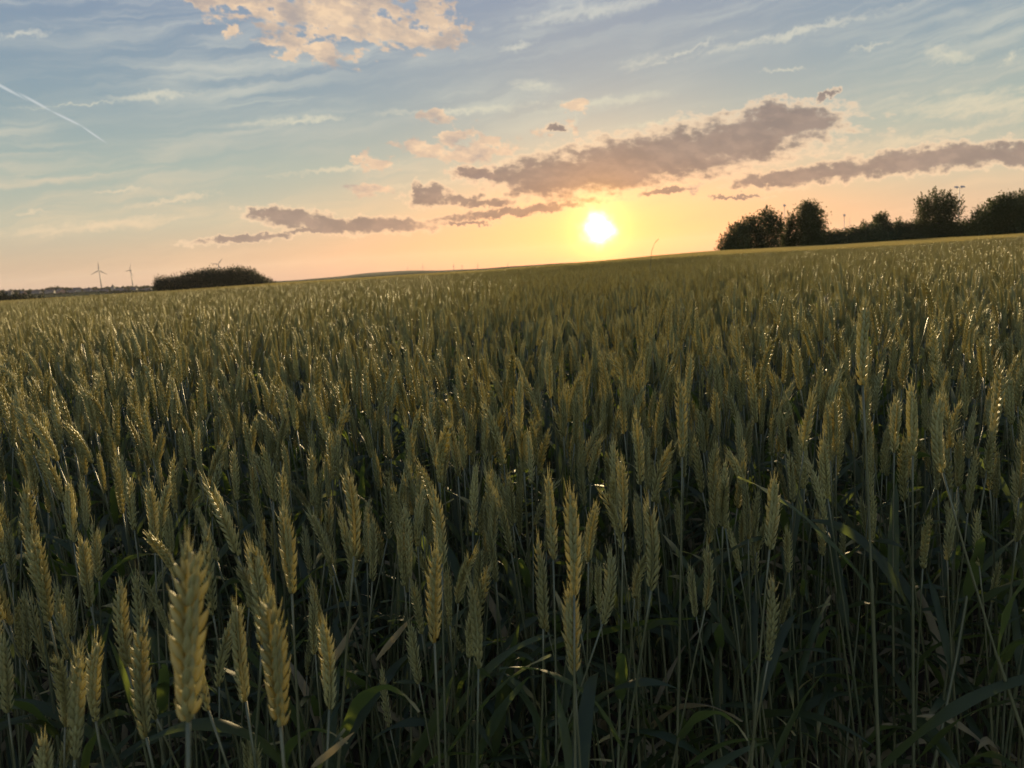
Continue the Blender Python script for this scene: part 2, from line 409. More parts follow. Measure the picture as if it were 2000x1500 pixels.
vor = t_.n('ShaderNodeTexVoronoi'); t_.link(t_.mapping(pos, (0, 0, 0), (0, 0, .4), (260, 150, 1)), vor.inputs['Vector']); vor.inputs['Scale'].default_value = 1
fields = t_.ramp(t_.math('FRACT', t_.math('MULTIPLY', vor.outputs['Distance'], 7.3)), [(0, (0.07, 0.10, 0.035)), (0.4, (0.16, 0.15, 0.06)), (0.7, (0.10, 0.13, 0.045)), (1, (0.20, 0.17, 0.08))])
sepc = t_.n('ShaderNodeSeparateColor'); t_.link(vor.outputs['Color'], sepc.inputs[0])
fields = t_.ramp(sepc.outputs[0], [(0, (0.07, 0.10, 0.035)), (0.4, (0.16, 0.15, 0.06)), (0.7, (0.10, 0.13, 0.045)), (1, (0.20, 0.17, 0.08))])
fields = t_.mix(t_.math('MULTIPLY', nzb, 0.5), fields, (0.06, 0.08, 0.03))
fields = t_.mix(t_.mr(dist, 500, 900), fields, t_.mix(0.85, fields, (0.030, 0.034, 0.022)))
gc = t_.mix(t_.mr(dist, 132, 150), soil, fields)
b = t_.n('ShaderNodeBsdfPrincipled'); t_.link(gc, b.inputs['Base Color']); b.inputs['Roughness'].default_value = 0.95; b.inputs['Specular IOR Level'].default_value = 0.0
bp = t_.n('ShaderNodeBump'); bp.inputs['Strength'].default_value = 0.6; bp.inputs['Distance'].default_value = 0.03; t_.link(nz, bp.inputs['Height']); t_.link(bp.outputs[0], b.inputs['Normal'])
o_ = t_.n('ShaderNodeOutputMaterial'); t_.link(b.outputs[0], o_.inputs[0])
g = mb.build('ground', mg); g['kind'] = 'structure'

# ------------------------------------------------------------------ wheat plant parts
def floret(mb, base, d, wide, L, wdt, sides, prof, mi, tint, flat=0.72):
    ts = [p[0] for p in prof]; rs = [p[1]*wdt/2 for p in prof]
    curve = np.cross(d, wide); 
    pts = [base + d*L*t_ for t_ in ts]
    tube(mb, pts, rs, sides, mi, tint, flat, wide, cap=False)
PROF0 = [(0, .45), (.14, .85), (.38, 1.0), (.62, .86), (.82, .50), (.96, .14), (1.0, .03)]
PROF1 = [(0, .5), (.4, 1.0), (1.0, .05)]
def curve_fn(seed, lod):
    r_ = random.Random(seed)
    return dict(bend=r_.uniform(-0.030, 0.045), bend2=r_.uniform(-0.015, 0.02), H=0.745+r_.uniform(-.012, .012),
                EL=r_.choice((r_.uniform(0.078, 0.092), r_.uniform(0.066, 0.082))), nod=r_.choice((r_.uniform(0.02, 0.25), r_.uniform(0.2, 0.55))), fat=r_.uniform(.76, .96), r=r_)
def stem_pt(c, z):
    t_ = z/c['H']
    return np.array([c['bend']*t_**2.5, c['bend2']*math.sin(t_*4), z])
def make_ear(c, lod):
    r_ = c['r']; mb = MB()
    H, EL_ = c['H'], c['EL']
    d0 = stem_pt(c, H)-stem_pt(c, H-0.03); d0 /= np.linalg.norm(d0)
    nod = c['nod']; n = {0: 20, 1: 16, 2: 10}[lod]
    side = np.array([1., 0, 0]); pts = [stem_pt(c, H)]; dirs = [d0]
    STEPS = 12
    for i in range(STEPS):
        a = nod*(i+1)/STEPS*0.9
        d = d0*math.cos(a)+side*math.sin(a); d /= np.linalg.norm(d)
        dirs.append(d); pts.append(pts[-1]+d*EL_/STEPS)
    pts = np.array(pts); dirs = np.array(dirs)
    c['eb'] = pts[0].copy(); 
    rot = r_.uniform(0, math.pi)
    def axis(t_):
        q = t_*STEPS; i = min(int(q), STEPS-1); f = q-i
        return pts[i]*(1-f)+pts[i+1]*f, dirs[i]*(1-f)+dirs[i+1]*f
    if lod < 2: tube(mb, pts[::2], [0.0013]*len(pts[::2]), 5 if lod == 0 else 3, 0, 0.4)
    for i in range(n+1):
        t_ = i/n*0.93 if i < n else 0.955
        p, d = axis(t_); u, v, _ = frame_of(d)
        a_ = rot + (0.10*i if lod < 2 else 0.3*i) * 0.35
        out = u*math.cos(a_)+v*math.sin(a_); wid = -u*math.sin(a_)+v*math.cos(a_)
        sg = 1 if i % 2 else -1; out = out*sg
        sc = (0.55+0.5*math.sin(min(1, (t_+0.10)/0.55)*math.pi/2)) * (1.0-0.42*max(0, (t_-0.55)/0.45)**1.3)
        sc *= r_.uniform(.84, 1.12)*c['fat']*0.95
        if lod == 0:
            for k in (-1, 1, 0):
                el = (0.38 if k else 0.25)+r_.uniform(-.08, .08)
                if i == n: el = 0.1
                dd = d*math.cos(el)+out*math.sin(el)+wid*(k*0.27+r_.uniform(-.05, .05)); dd /= np.linalg.norm(dd)
                L = 0.0128*sc*(1.0 if k else 1.05)*r_.uniform(.94, 1.06)
                b0 = p+out*0.0016+wid*k*0.0022*sc
                if k == 0: b0 = b0 + dd*0.002
                tt = 0.35+0.3*r_.random()+(0.15 if k == 0 else 0)
                floret(mb, b0, dd, wid, L, 0.0050*sc, 6, PROF0, 0, tt)
                # short awn
                la = r_.uniform(0.0015, 0.004)*(1+max(0, (t_-0.6))*5*r_.random())
                if i == n: la *= 1.4
                tip = b0+dd*L*0.97; ad = dd*0.75+d*0.45; ad /= np.linalg.norm(ad)
                tube(mb, [tip, tip+ad*la*.5, tip+ad*la], [0.00042, 0.00028, 0.00006], 3, 1, 0.6, cap=False)
        elif lod == 1:
            for k in (-1, 1):
                dd = d*0.86+out*(0.38+r_.uniform(-.08, .08))+wid*k*0.22; dd /= np.linalg.norm(dd)
                L = 0.0165*sc
                floret(mb, p+out*0.001+wid*k*0.0015, dd, wid, L*.95, 0.0052*sc, 4, PROF1, 0, 0.35+0.4*r_.random())
        else:
            dd = d*0.86+out*0.46; dd /= np.linalg.norm(dd); L = 0.017*sc; h_ = 0.0038*sc
            for w2 in (wid, np.cross(wid, dd)):
                m_ = p+dd*L*.45; mb.add([p-dd*.001, m_+w2*h_, p+dd*L, m_-w2*h_], [(0, 1, 2, 3)], 0, 0.35+0.4*r_.random())
    tip = pts[-1]+dirs[-1]*0.008
    if lod < 2:
        for q in range(3 if lod == 0 else 1):
            l_ = r_.uniform(0.006, 0.022); dv = dirs[-1]+np.array([r_.uniform(-.15, .15), r_.uniform(-.15, .15), 0])
            b0 = pts[-1]-dirs[-1]*0.004
            tube(mb, [b0, b0+dv*l_*.6, b0+dv*l_*1.25], [0.0005, 0.00035, 0.00006], 3, 1, 0.7, cap=False)
    c['tip'] = tip
    return mb
def make_stem(c, lod):
    mb = MB(); H = c['H']
    if lod == 0:
        zs = [0, .08, .16, .18, .185, .19, .3, .38, .385, .39, .5, .56, .564, .57, .65, .70, H]
        rs = [.0022, .0022, .0021, .0022, .0029, .0021, .0021, .0021, .0028, .0019, .0018, .0018, .0023, .0013, .0012, .0011, .0011]
        tube(mb, [stem_pt(c, z) for z in zs], rs, 6, 0, 0.5)
    elif lod == 1:
        tube(mb, [stem_pt(c, z) for z in (0, .25, .5, .65, H)], [.0023, .0021, .0018, .0014, .0012], 4, 0, 0.5, cap=False)
    else:
        tube(mb, [stem_pt(c, z) for z in (.25, .55, H)], [.0024, .002, .0014], 3, 0, 0.5, cap=False)
    return mb
def make_leaf(c, z0, L, wd, azm, el0, droop, lod, fold=0.35, tint=0.5, twist=0.0, mi=0):
    mb = MB(); n = {0: 16, 1: 7, 2: 3}[lod]
    p = stem_pt(c, z0); a = el0; h = np.array([math.cos(azm), math.sin(azm), 0]); pr = np.array([-h[1], h[0], 0])
    V = []; ts = np.linspace(0, 1, n+1)
    for i, t_ in enumerate(ts):
        d = np.array([0, 0, 1.])*math.cos(a)+h*math.sin(a)
        nrm = np.cross(pr, d)
        w_ = wd/2*min(1, (t_*6+0.35))*(1-max(0, (t_-0.45)/0.55)**1.8) + 0.0002
        tw = twist*t_
        s_ = pr*math.cos(tw)+nrm*math.sin(tw); nn = nrm*math.cos(tw)-pr*math.sin(tw)
        lift = nn*w_*fold
        wob = 0.0015*math.sin(t_*17+azm*3) if lod == 0 else 0
        V += [p+s_*w_+lift+nn*wob, p.copy(), p-s_*w_+lift-nn*wob]
        p = p+d*L/n; a += droop/n*(0.35+1.3*t_)
    Fc = []
    for i in range(n):
        b_ = i*3; Fc += [(b_, b_+1, b_+4, b_+3), (b_+1, b_+2, b_+5, b_+4)]
    tv = np.repeat(tint+0.9*np.clip((ts-0.55)/0.45, 0, 1)**1.5*(1 if (azm*7) % 1 < .6 else .1), 3)
    mb.add(V, Fc, mi, tv); return mb
def leaf_set(c, lod):
    r_ = c['r']; out = []
    specs = [(0.563, (.12, .20), (.009, .014), (.25, .75), (.3, 1.9)), (0.384, (.17, .27), (.010, .015), (.35, .9), (.8, 2.6)), (0.185, (.16, .25), (.008, .012), (.4, 1.1), (1.2, 3.0))]
    if lod == 2: specs = specs[:1]
    elif lod == 1: specs = specs[:2]
    a0 = r_.uniform(0, 6.28)
    for i, (z, Lr, Wr, Er, Dr) in enumerate(specs):
        if i == 0 and r_.random() < 0.15: continue
        dry = (i == 2 and r_.random() < 0.6) or (i == 1 and r_.random() < 0.08)
        out.append((make_leaf(c, z, r_.uniform(*Lr), r_.uniform(*Wr), a0+i*math.pi+r_.uniform(-.6, .6), r_.uniform(*Er), r_.uniform(*Dr), lod,
                              r_.uniform(.1, .5), r_.random(), r_.uniform(-1.2, 1.2)), dry))
    return out
NV = 16
M_EARF = leafy('wheat_ear_far', (0.135, 0.138, 0.062), (0.32, 0.30, 0.132), (0.80, 0.60, 0.19), 0.30, 0.55, 0.22, 60)
MATS = [M_EAR, M_AWN, M_STEM, M_LEAF, M_DRY]
def remap(mb_, mapping_):
    mb_.m = [mapping_[k] for k in mb_.m]; return mb_
protos = []      # (ear mesh, stem mesh, [(leaf mesh)], tip, earbase)
store = bpy.data.collections.new('wheat_plants_to_scatter')      # data only, not linked to the scene
inst = []
for k in range(NV):
    c = curve_fn(100+k, 0)
    e = make_ear(c, 0); s_ = make_stem(c, 0); lv = leaf_set(c, 0)
    protos.append(dict(ear=e.mesh('ear', [M_EAR, M_AWN]), stem=s_.mesh('stem', [M_STEM]),
                       leaves=[(l.mesh('leaf', [M_DRY if dry else M_LEAF]), dry) for l, dry in lv],
                       tip=Vector(c['tip']), eb=Vector(c['eb'])))
    J = MB(); J.addmb(e); remap(s_, {0: 2}); J.addmb(s_)
    for l, dry in lv: remap(l, {0: 4 if dry else 3}); J.addmb(l)
    inst.append(J.mesh('wheat', MATS))
for k in range(NV):
    c = curve_fn(300+k, 1)
    e = make_ear(c, 1); s_ = remap(make_stem(c, 1), {0: 2}); J = MB(); J.addmb(e); J.addmb(s_)
    for l, dry in leaf_set(c, 1): remap(l, {0: 4 if dry else 3}); J.addmb(l)
    inst.append(J.mesh('wheat', MATS))
mid = []
for k in range(10):
    c = curve_fn(700+k, 1)
    e = make_ear(c, 1); s_ = remap(make_stem(c, 1), {0: 2}); J = MB(); J.addmb(e); J.addmb(s_)
    if k % 3 == 0:
        for l, dry in leaf_set(c, 1)[:1]: remap(l, {0: 3}); J.addmb(l)
    mid.append(J)
low = []
for k in range(10):
    c = curve_fn(500+k, 2)
    e = make_ear(c, 2); s_ = remap(make_stem(c, 2), {0: 2}); J = MB(); J.addmb(e); J.addmb(s_)
    for l, dry in leaf_set(c, 2): remap(l, {0: 3}); J.addmb(l)
    low.append(J)
NP, PS = 4, 2.0
for k in range(NP):
    J = MB(); r_ = random.Random(900+k)
    for q in range(int(PS*PS*430)):
        x, y = r_.uniform(-PS/2, PS/2), r_.uniform(-PS/2, PS/2)
        s_ = r_.gauss(1, .055); th = r_.uniform(0, 6.283); lx, ly = r_.gauss(-.02, .06), r_.gauss(0, .05)
        M_ = np.array(Matrix.Translation((x, y, 0)) @ Matrix.Rotation(lx, 4, 'Y') @ Matrix.Rotation(ly, 4, 'X') @ Matrix.Rotation(th, 4, 'Z') @ Matrix.Scale(s_, 4))
        J.addmb(r_.choice(low), M_, r_.uniform(-.3, .3))
    inst.append(J.mesh('wheat', [M_EARF]+MATS[1:]))
NM, PM = 4, 1.0
for k in range(NM):
    J = MB(); r_ = random.Random(950+k)
    for q in range(int(PM*PM*400)):
        x, y = r_.uniform(-PM/2, PM/2), r_.uniform(-PM/2, PM/2)
        s_ = r_.gauss(1, .062); th = r_.uniform(0, 6.283); lx, ly = r_.gauss(-.01, .07), r_.gauss(0, .07)
        M_ = np.array(Matrix.Translation((x, y, 0)) @ Matrix.Rotation(lx, 4, 'Y') @ Matrix.Rotation(ly, 4, 'X') @ Matrix.Rotation(th, 4, 'Z') @ Matrix.Scale(s_, 4))
        J.addmb(r_.choice(mid), M_, r_.uniform(-.3, .3))
    inst.append(J.mesh('wheat', MATS))
for i, me in enumerate(inst):
    o = bpy.data.objects.new('wheat_cluster.%03d' % (i+1), me); store.objects.link(o)

# ------------------------------------------------------------------ wheat: the ears that can be told apart
# tip x, tip y, ear base x, y (photo pixels) and what singles the plant out
HAND = [
 (372, 1045, 338, 1440, 'large blurred wheat ear closest to the camera, with a long kinked tip, lower left'),
 (236, 1125, 246, 1315, 'wheat ear standing close left of the large blurred ear, leftmost of its tight cluster'),
 (264, 1118, 292, 1300, 'wheat ear leaning left behind the tight cluster beside the large blurred ear'),
 (279, 1205, 272, 1460, 'stout wheat ear low in the tight cluster left of the large blurred ear'),
 (58, 1160, 116, 1320, 'golden rimmed wheat ear leaning left near the left edge, lower corner'),
 (45, 1150, 48, 1300, 'shaded upright wheat ear just behind the golden ear near the left edge'),
 (155, 1268, 122, 1500, 'gold lit blurred wheat ear leaning right in the bottom left corner'),
 (85, 1430, 70, 1620, 'short stubby golden ear tip poking up at the bottom left corner'),
 (190, 1238, 172, 1420, 'wheat ear between the corner ear and the tight cluster, lower left'),
 (486, 1062, 520, 1275, 'gold edged wheat ear with open spikelets, right of the large blurred ear'),
 (503, 1040, 528, 1190, 'wheat ear tucked directly behind the gold edged one with open spikelets'),
 (550, 985, 576, 1172, 'wheat ear with a long thin tip standing alone left of the foreground gap'),
 (672, 908, 698, 1100, 'tall broad wheat ear with curved pale awns, left of centre foreground'),
 (402, 1022, 416, 1215, 'slim wheat ear right behind the large blurred ear'),
 (368, 1180, 426, 1400, 'strongly left leaning shaded wheat ear at the foot of the large blurred ear'),
 (460, 1165, 480, 1390, 'shaded wheat ear with frayed tip left of the long drooping foreground ear'),
 (522, 1152, 552, 1440, 'long wheat ear rising from the bottom edge, beneath the gold edged one'),
 (627, 1202, 646, 1400, 'narrow dark wheat ear with lit top, bottom left of centre'),
 (655, 1402, 662, 1500, 'small low wheat ear beside the pale dead leaf at the bottom'),
 (475, 1425, 476, 1580, 'blurred wheat ear top just entering at the bottom edge, left part'),
 (745, 1298, 768, 1430, 'low shaded wheat ear leaning left above the bottom edge, left of centre'),
 (325, 1000, 331, 1112, 'small bright green tipped wheat ear behind the large blurred ear top'),
 (252, 922, 260, 1045, 'slender wheat ear with a needle tip, left middle distance'),
 (133, 940, 145, 1068, 'gold sided wheat ear, left one of a close pair on the left'),
 (158, 932, 168, 1045, 'broader wheat ear, right one of a close pair on the left'),
 (182, 1018, 196, 1142, 'wheat ear with a long upright awn below the close pair on the left'),
 (290, 935, 301, 1092, 'wheat ear with two leaning halves beside the slender needle tipped one'),
 (12, 1030, 28, 1145, 'wheat ear cut close to the left edge, at mid foreground height'),
 (62, 1012, 98, 1185, 'long left leaning wheat ear between the left edge and the close pair'),
 (640, 1030, 646, 1152, 'small upright wheat ear left of the tall broad one, lower'),
 (915, 1125, 942, 1322, 'isolated wheat ear with reddish tip above the broad dark leaf, centre bottom'),
 (852, 1062, 834, 1272, 'wheat ear leaning right with bright upper half, left of the isolated reddish one'),
 (800, 1212, 826, 1345, 'dim wheat ear below the right leaning one, bottom centre left'),
 (843, 948, 873, 1112, 'wheat ear with spread awns at its tip, centre left'),
 (790, 985, 800, 1140, 'orange tinted wheat ear just left of the spread awned one'),
 (750, 925, 756, 1062, 'straight wheat ear between the tall broad one and the orange tinted one'),
 (1050, 1048, 1062, 1242, 'slim straight wheat ear with dark lower half, left of the three under the sun'),
 (1070, 925, 1082, 1108, 'braided looking wheat ear with clear herringbone rows under the sun'),
 (1112, 948, 1120, 1180, 'tall wheat ear with glittering right edge directly under the sun'),
 (1112, 1142, 1122, 1332, 'shaded wheat ear standing below the glittering one under the sun'),
 (1190, 1068, 1158, 1228, 'pale wheat ear bent over to the right, right of the glittering one'),
 (1264, 975, 1272, 1168, 'fat wheat ear with beaded bright edges, right of centre foreground'),
 (1212, 888, 1216, 1052, 'tall wheat ear behind and left of the fat beaded one'),
 (1348, 1100, 1366, 1212, 'small left ear of a V shaped pair, right of centre'),
 (1378, 1058, 1372, 1202, 'taller right ear of a V shaped pair, right of centre'),
 (1508, 1122, 1488, 1302, 'lone yellow green wheat ear leaning right against the dark stems, lower right'),
 (1418, 895, 1412, 1042, 'smooth tapering wheat ear right of the V shaped pair, higher up'),
 (1452, 935, 1466, 1062, 'wheat ear with gold left edge above the lone yellow green one'),
 (1512, 925, 1492, 1085, 'greyish wheat ear leaning right above the lone yellow green one'),
 (1691, 578, 1676, 765, 'tallest wheat ear of the field, standing far above all others on the right'),
 (1326, 735, 1333, 905, 'tall stout wheat ear with pale spikelets right of the sun beam, mid height'),
 (1562, 828, 1576, 962, 'bright herringbone wheat ear right of centre below the tallest one'),
 (1622, 860, 1628, 968, 'first of the wheat ears crowded left of the right hand dark hollow'),
 (1702, 850, 1690, 975, 'wheat ear with bristling tip right under the tallest one'),
 (1262, 842, 1266, 965, 'wheat ear directly above the fat beaded one'),
 (1752, 770, 1738, 892, 'slanting gold edged wheat ear right of the tallest one'),
 (1838, 765, 1842, 935, 'large upright wheat ear in the crowded group at the right'),
 (1905, 800, 1880, 900, 'right leaning wheat ear below the thin yellow leaf tip at the right'),
 (1955, 700, 1925, 860, 'strongly right leaning wheat ear near the right edge'),
 (1778, 745, 1782, 900, 'wheat ear with split looking tip left of the large upright one at the right'),
 (455, 870, 462, 985, 'wheat ear standing out sharply at left, above the lone thin tipped one'),
 (945, 872, 950, 985, 'wheat ear standing in front of pale bent leaf, centre'),
]
SHORT = ['large blurred ear', 'leftmost ear of the tight cluster', 'left leaning ear behind the tight cluster', 'stout ear of the tight cluster', 'golden rimmed ear near the left edge', 'shaded ear near the left edge', 'gold lit bottom left ear', 'stubby corner ear', 'ear between corner and tight cluster', 'gold edged open ear', 'ear behind the gold edged open one', 'lone thin tipped ear', 'tall broad ear with curved awns', 'slim ear behind the large blurred one', 'left leaning shaded ear', 'frayed tip ear', 'long drooping ear at the bottom', 'narrow dark ear with lit top', 'small low ear by the dead leaf', 'ear entering at the bottom edge', 'low shaded ear left of centre', 'bright green tipped ear', 'needle tipped ear', 'gold sided ear of the close pair', 'broader ear of the close pair', 'ear with the long upright awn', 'ear with two leaning halves', 'ear cut by the left edge', 'long left leaning ear', 'small upright ear by the tall broad one', 'isolated reddish tipped ear', 'right leaning bright topped ear', 'dim ear at the bottom centre', 'spread awned ear', 'orange tinted ear', 'straight ear left of the orange tinted one', 'slim dark bottomed ear', 'braided looking ear', 'glittering ear under the sun', 'shaded ear below the glittering one', 'pale bent over ear', 'fat beaded ear', 'tall ear behind the fat beaded one', 'left ear of the V pair', 'right ear of the V pair', 'lone yellow green ear', 'smooth tapering ear', 'gold left edged ear', 'greyish right leaning ear', 'tallest ear', 'tall stout pale ear', 'bright herringbone ear', 'first ear of the crowded right row', 'bristling ear under the tallest one', 'ear above the fat beaded one', 'slanting ear right of the tallest one', 'large upright ear at the right', 'right leaning ear by the yellow leaf tip', 'strongly leaning ear near the right edge', 'split tipped ear at the right', 'sharp standing ear at the left', 'ear before the pale bent leaf']
assert len(SHORT) == len(HAND)
hand_pos = []
root_things = []
def place(pr, M_, label, group):
    r = empty('wheat_plant'); r.matrix_world = M_
    tag(r, label, 'wheat plant', group)
    for nm in ('stem', 'ear'):
        o = bpy.data.objects.new(nm, pr[nm]); col.objects.link(o); o.parent = r
    for me, dry in pr['leaves']:
        o = bpy.data.objects.new('leaf', me); col.objects.link(o); o.parent = r
        if dry: o['label'] = 'dry straw coloured leaf'
    root_things.append(r); return r
def ground_z(x, y): return float(hterr(x, y))
GRP = 'wheat plants standing in the near part of the field'
for i, (tx, ty, bx, by, lab) in enumerate(HAND):
    pr = protos[(i*5+2) % NV]
    tl, eb = pr['tip'], pr['eb']; eloc = (tl-eb)
    Lpx = math.hypot(tx-bx, ty-by)*0.93
    s_ = 1.0; rs_ = random.Random(i); spin = rs_.uniform(0, 6.283); yl = rs_.uniform(-.05, .05)
    for it in range(8):
        Z = eloc.length*s_*FPX/Lpx
        Tw = at(tx, ty, Z); Bw = at(bx, by, Z)
        d = (Tw-Bw).normalized(); d = (d + Vector((0, 1, 0))*(0.12+yl)*0.6 + Vector((0, 0, .1))).normalized()
        # the ear shows the lean in full, the stem below it follows half-way
        ax = Vector((d.x*0.62, d.y*0.6, d.z)).normalized()
        q = Quaternion((0, 0, 1), spin)
        e2 = q @ eloc.normalized()
        rot = e2.rotation_difference(ax)
        Rm = (rot @ q).to_matrix()
        tipv = Rm @ tl
        root = Tw - tipv*s_
        s_new = (Tw.z-ground_z(root.x, root.y))/tipv.z
        s_ = 0.5*s_+0.5*max(0.62, min(1.35, s_new))
    M_ = Matrix.Translation(root) @ Rm.to_4x4() @ Matrix.Scale(s_, 4)
    place(pr, M_, lab, GRP)
    hand_pos.append((root.x, root.y))
    hand_pos.append((Tw.x, Tw.y))

# ------------------------------------------------------------------ wheat: random plants
def near_limit(azd):
    return np.interp(azd, [-60, -36, -20, -5, 5, 14, 22, 36, 60], [0.55, 0.66, 0.72, 0.78, 0.80, 0.84, 0.90, 0.98, 0.95])
def visible_azs(n, r0_, r1_, amax):
    a = rng.uniform(-amax, amax, n); r = np.sqrt(rng.uniform(r0_**2, r1_**2, n)); return a, r
DENS = 520
pts, rots, scs, vs = [], [], [], []
def scatter(r0_, r1_, amax, v0, nv, single=None):
    area = math.pi*(r1_**2-r0_**2)*(2*amax/360)
    n = int(area*DENS); a, r = visible_azs(n, r0_, r1_, amax)
    x, y = r*np.sin(np.radians(a)), r*np.cos(np.radians(a))
    # patchy sowing: thin the stand a little in places, and pull plants into drill rows
    row = np.round(x/0.125)*0.125; x = x*0.45+row*0.55
    keep = (r > near_limit(a)) & (rng.random(n) < 0.78+0.22*np.sin(x*2.1+1)*np.sin(y*1.7))
    x, y, a, r = x[keep], y[keep], a[keep], r[keep]
    n = len(x)
    z = hterr(x, y)-crop_dz(x, y)
    s_ = np.clip(rng.normal(0.995, 0.066, n), .78, 1.15)
    s_ *= 1-0.10*np.clip((1.5-r)/0.6, 0, 1)
    late = rng.random(n) < 0.07; s_[late] *= 0.87
    lean = rng.normal(0, 0.075, (n, 2)); spin = rng.uniform(0, 2*math.pi, n)
    return x, y, z, s_, lean, spin, v0+rng.integers(0, nv, n)
near = scatter(0.5, 4.0, 55, 0, NV)
x, y, z, s_, lean, spin, vv = near
# depth seen by the camera decides which plants show largest
tipz = z+0.835*s_
depth = (x*F.x+y*F.y+(tipz-CAMZ)*F.z)
hx = (x*RT.x+y*RT.y+(tipz-CAMZ)*RT.z)/depth*FPX
vy = 750-(x*UP.x+y*UP.y+(tipz-CAMZ)*UP.z)/depth*FPX
inview = (abs(hx) < 1010) & (vy < 1530) & (depth > 0.3)
hp = np.array(hand_pos)
tooclose = (np.min(np.hypot(x[:, None]-hp[None, :, 0], y[:, None]-hp[None, :, 1]), 1) < 0.028) & (depth < 1.3)
# keep the sight lines to the sorted-out front ears free
tooclose |= (tipz > CAMZ-0.14) & (depth < 1.6)
order = np.argsort(np.where(inview & ~tooclose, depth, 1e9))
chosen = order[:300-len(HAND)]
sel = np.zeros(len(x), bool); sel[chosen] = True
ORD = ['nearest', 'second nearest', 'third nearest', 'fourth nearest', 'fifth nearest', 'sixth nearest', 'seventh nearest', 'eighth nearest', 'ninth nearest', 'tenth nearest', 'eleventh nearest', 'twelfth nearest', 'thirteenth nearest', 'fourteenth nearest'] + [q+' nearest' for q in 'fifteenth sixteenth seventeenth eighteenth nineteenth twentieth twenty-first twenty-second twenty-third twenty-fourth twenty-fifth twenty-sixth twenty-seventh twenty-eighth twenty-ninth thirtieth'.split()]
SIDE = ['left of', 'right of', 'above', 'below']
bunch = {}
for j in chosen:
    px, py = hx[j]+1000, vy[j]
    ds = [(math.hypot(px-h[0], py-h[1]), i) for i, h in enumerate(HAND)]
    d_, i = min(ds); dx, dy = px-HAND[i][0], py-HAND[i][1]
    sd = (0 if dx < 0 else 1) if abs(dx) > abs(dy) else (2 if dy < 0 else 3)
    bunch.setdefault((i, sd), []).append((d_, int(j)))
plant_label = {}
for (i, sd), L_q in bunch.items():
    for k, (d_, j) in enumerate(sorted(L_q)):
        plant_label[j] = 'wheat plant %s %s the %s' % (ORD[min(k, 29)], SIDE[sd], SHORT[i])
for j in chosen:
    rotq = Matrix.Rotation(lean[j, 0], 3, 'X') @ Matrix.Rotation(lean[j, 1], 3, 'Y') @ Matrix.Rotation(spin[j], 3, 'Z')
    M_ = Matrix.Translation((x[j], y[j], z[j])) @ rotq.to_4x4() @ Matrix.Scale(s_[j], 4)
    px = hx[j]+1000; dd = depth[j]
    place(protos[int(vv[j])], M_, plant_label[int(j)], 'crowded wheat plants filling the front rows')
rest = ~sel & ~tooclose
pools = [tuple(q[rest] for q in near)]
pools.append(scatter(4.0, 12.0, 50, NV, NV))
# patches beyond
RM = 40.0
g0 = np.arange(-RM, RM, PM)+PM/2
xx, yy = np.meshgrid(g0, np.arange(0, RM, PM)+PM/2); xx, yy = xx.ravel(), yy.ravel(); r = np.hypot(xx, yy); a = np.degrees(np.arctan2(xx, yy))
k = (r > 11.7) & (r < RM-1) & (abs(a) < 52); xx, yy = xx[k], yy[k]; n = len(xx)
pools.append((xx, yy, hterr(xx, yy)-crop_dz(xx, yy), np.full(n, 1.0), np.zeros((n, 2)), rng.integers(0, 4, n)*math.pi/2, 2*NV+NP+rng.integers(0, NM, n)))
g0 = np.arange(-160, 160, PS)+PS/2
xx, yy = np.meshgrid(g0, np.arange(0, 134, PS)+PS/2)
xx, yy = xx.ravel(), yy.ravel(); r = np.hypot(xx, yy); a = np.degrees(np.arctan2(xx, yy))
k = (r > RM-1.8) & (r < FR+2) & (abs(a) < 52)
xx, yy = xx[k], yy[k]; n = len(xx)
pools.append((xx, yy, hterr(xx, yy)-crop_dz(xx, yy), np.full(n, 1.0), np.zeros((n, 2)), rng.integers(0, 4, n)*math.pi/2, 2*NV+rng.integers(0, NP, n)))
X_, Y_, Z_, S_, L_, SP_, V_ = [np.concatenate([q[i] for q in pools]) for i in range(7)]
print('wheat instances', len(X_))
me = bpy.data.meshes.new('wheat'); me.vertices.add(len(X_))
me.vertices.foreach_set('co', np.stack([X_, Y_, Z_], 1).astype(np.float32).ravel())
a_ = me.attributes.new('turn', 'FLOAT_VECTOR', 'POINT'); a_.data.foreach_set('vector', np.stack([L_[:, 0], L_[:, 1], SP_], 1).astype(np.float32).ravel())
a_ = me.attributes.new('size', 'FLOAT', 'POINT'); a_.data.foreach_set('value', S_.astype(np.float32))
a_ = me.attributes.new('variant', 'INT', 'POINT'); a_.data.foreach_set('value', V_.astype(np.int32))
wo_ = bpy.data.objects.new('wheat', me); col.objects.link(wo_)
tag(wo_, 'dense green wheat crop running back to the ridge behind the front plants', 'wheat', None, 'stuff')
ng = bpy.data.node_groups.new('scatter_wheat', 'GeometryNodeTree')
ng.interface.new_socket('Geometry', in_out='INPUT', socket_type='NodeSocketGeometry')
ng.interface.new_socket('Geometry', in_out='OUTPUT', socket_type='NodeSocketGeometry')
G = NT(ng); gi = G.n('NodeGroupInput'); go = G.n('NodeGroupOutput')
ci = G.n('GeometryNodeCollectionInfo'); ci.inputs['Collection'].default_value = store
ci.inputs['Separate Children'].default_value = True; ci.inputs['Reset Children'].default_value = True
ip = G.n('GeometryNodeInstanceOnPoints')
def attr(nm, ty):
    q = G.n('GeometryNodeInputNamedAttribute', data_type=ty); q.inputs[0].default_value = nm; return q.outputs[0]
G.link(gi.outputs[0], ip.inputs['Points']); G.link(ci.outputs[0], ip.inputs['Instance'])
ip.inputs['Pick Instance'].default_value = True
G.link(attr('variant', 'INT'), ip.inputs['Instance Index'])
er = G.n('FunctionNodeEulerToRotation'); G.link(attr('turn', 'FLOAT_VECTOR'), er.inputs[0])
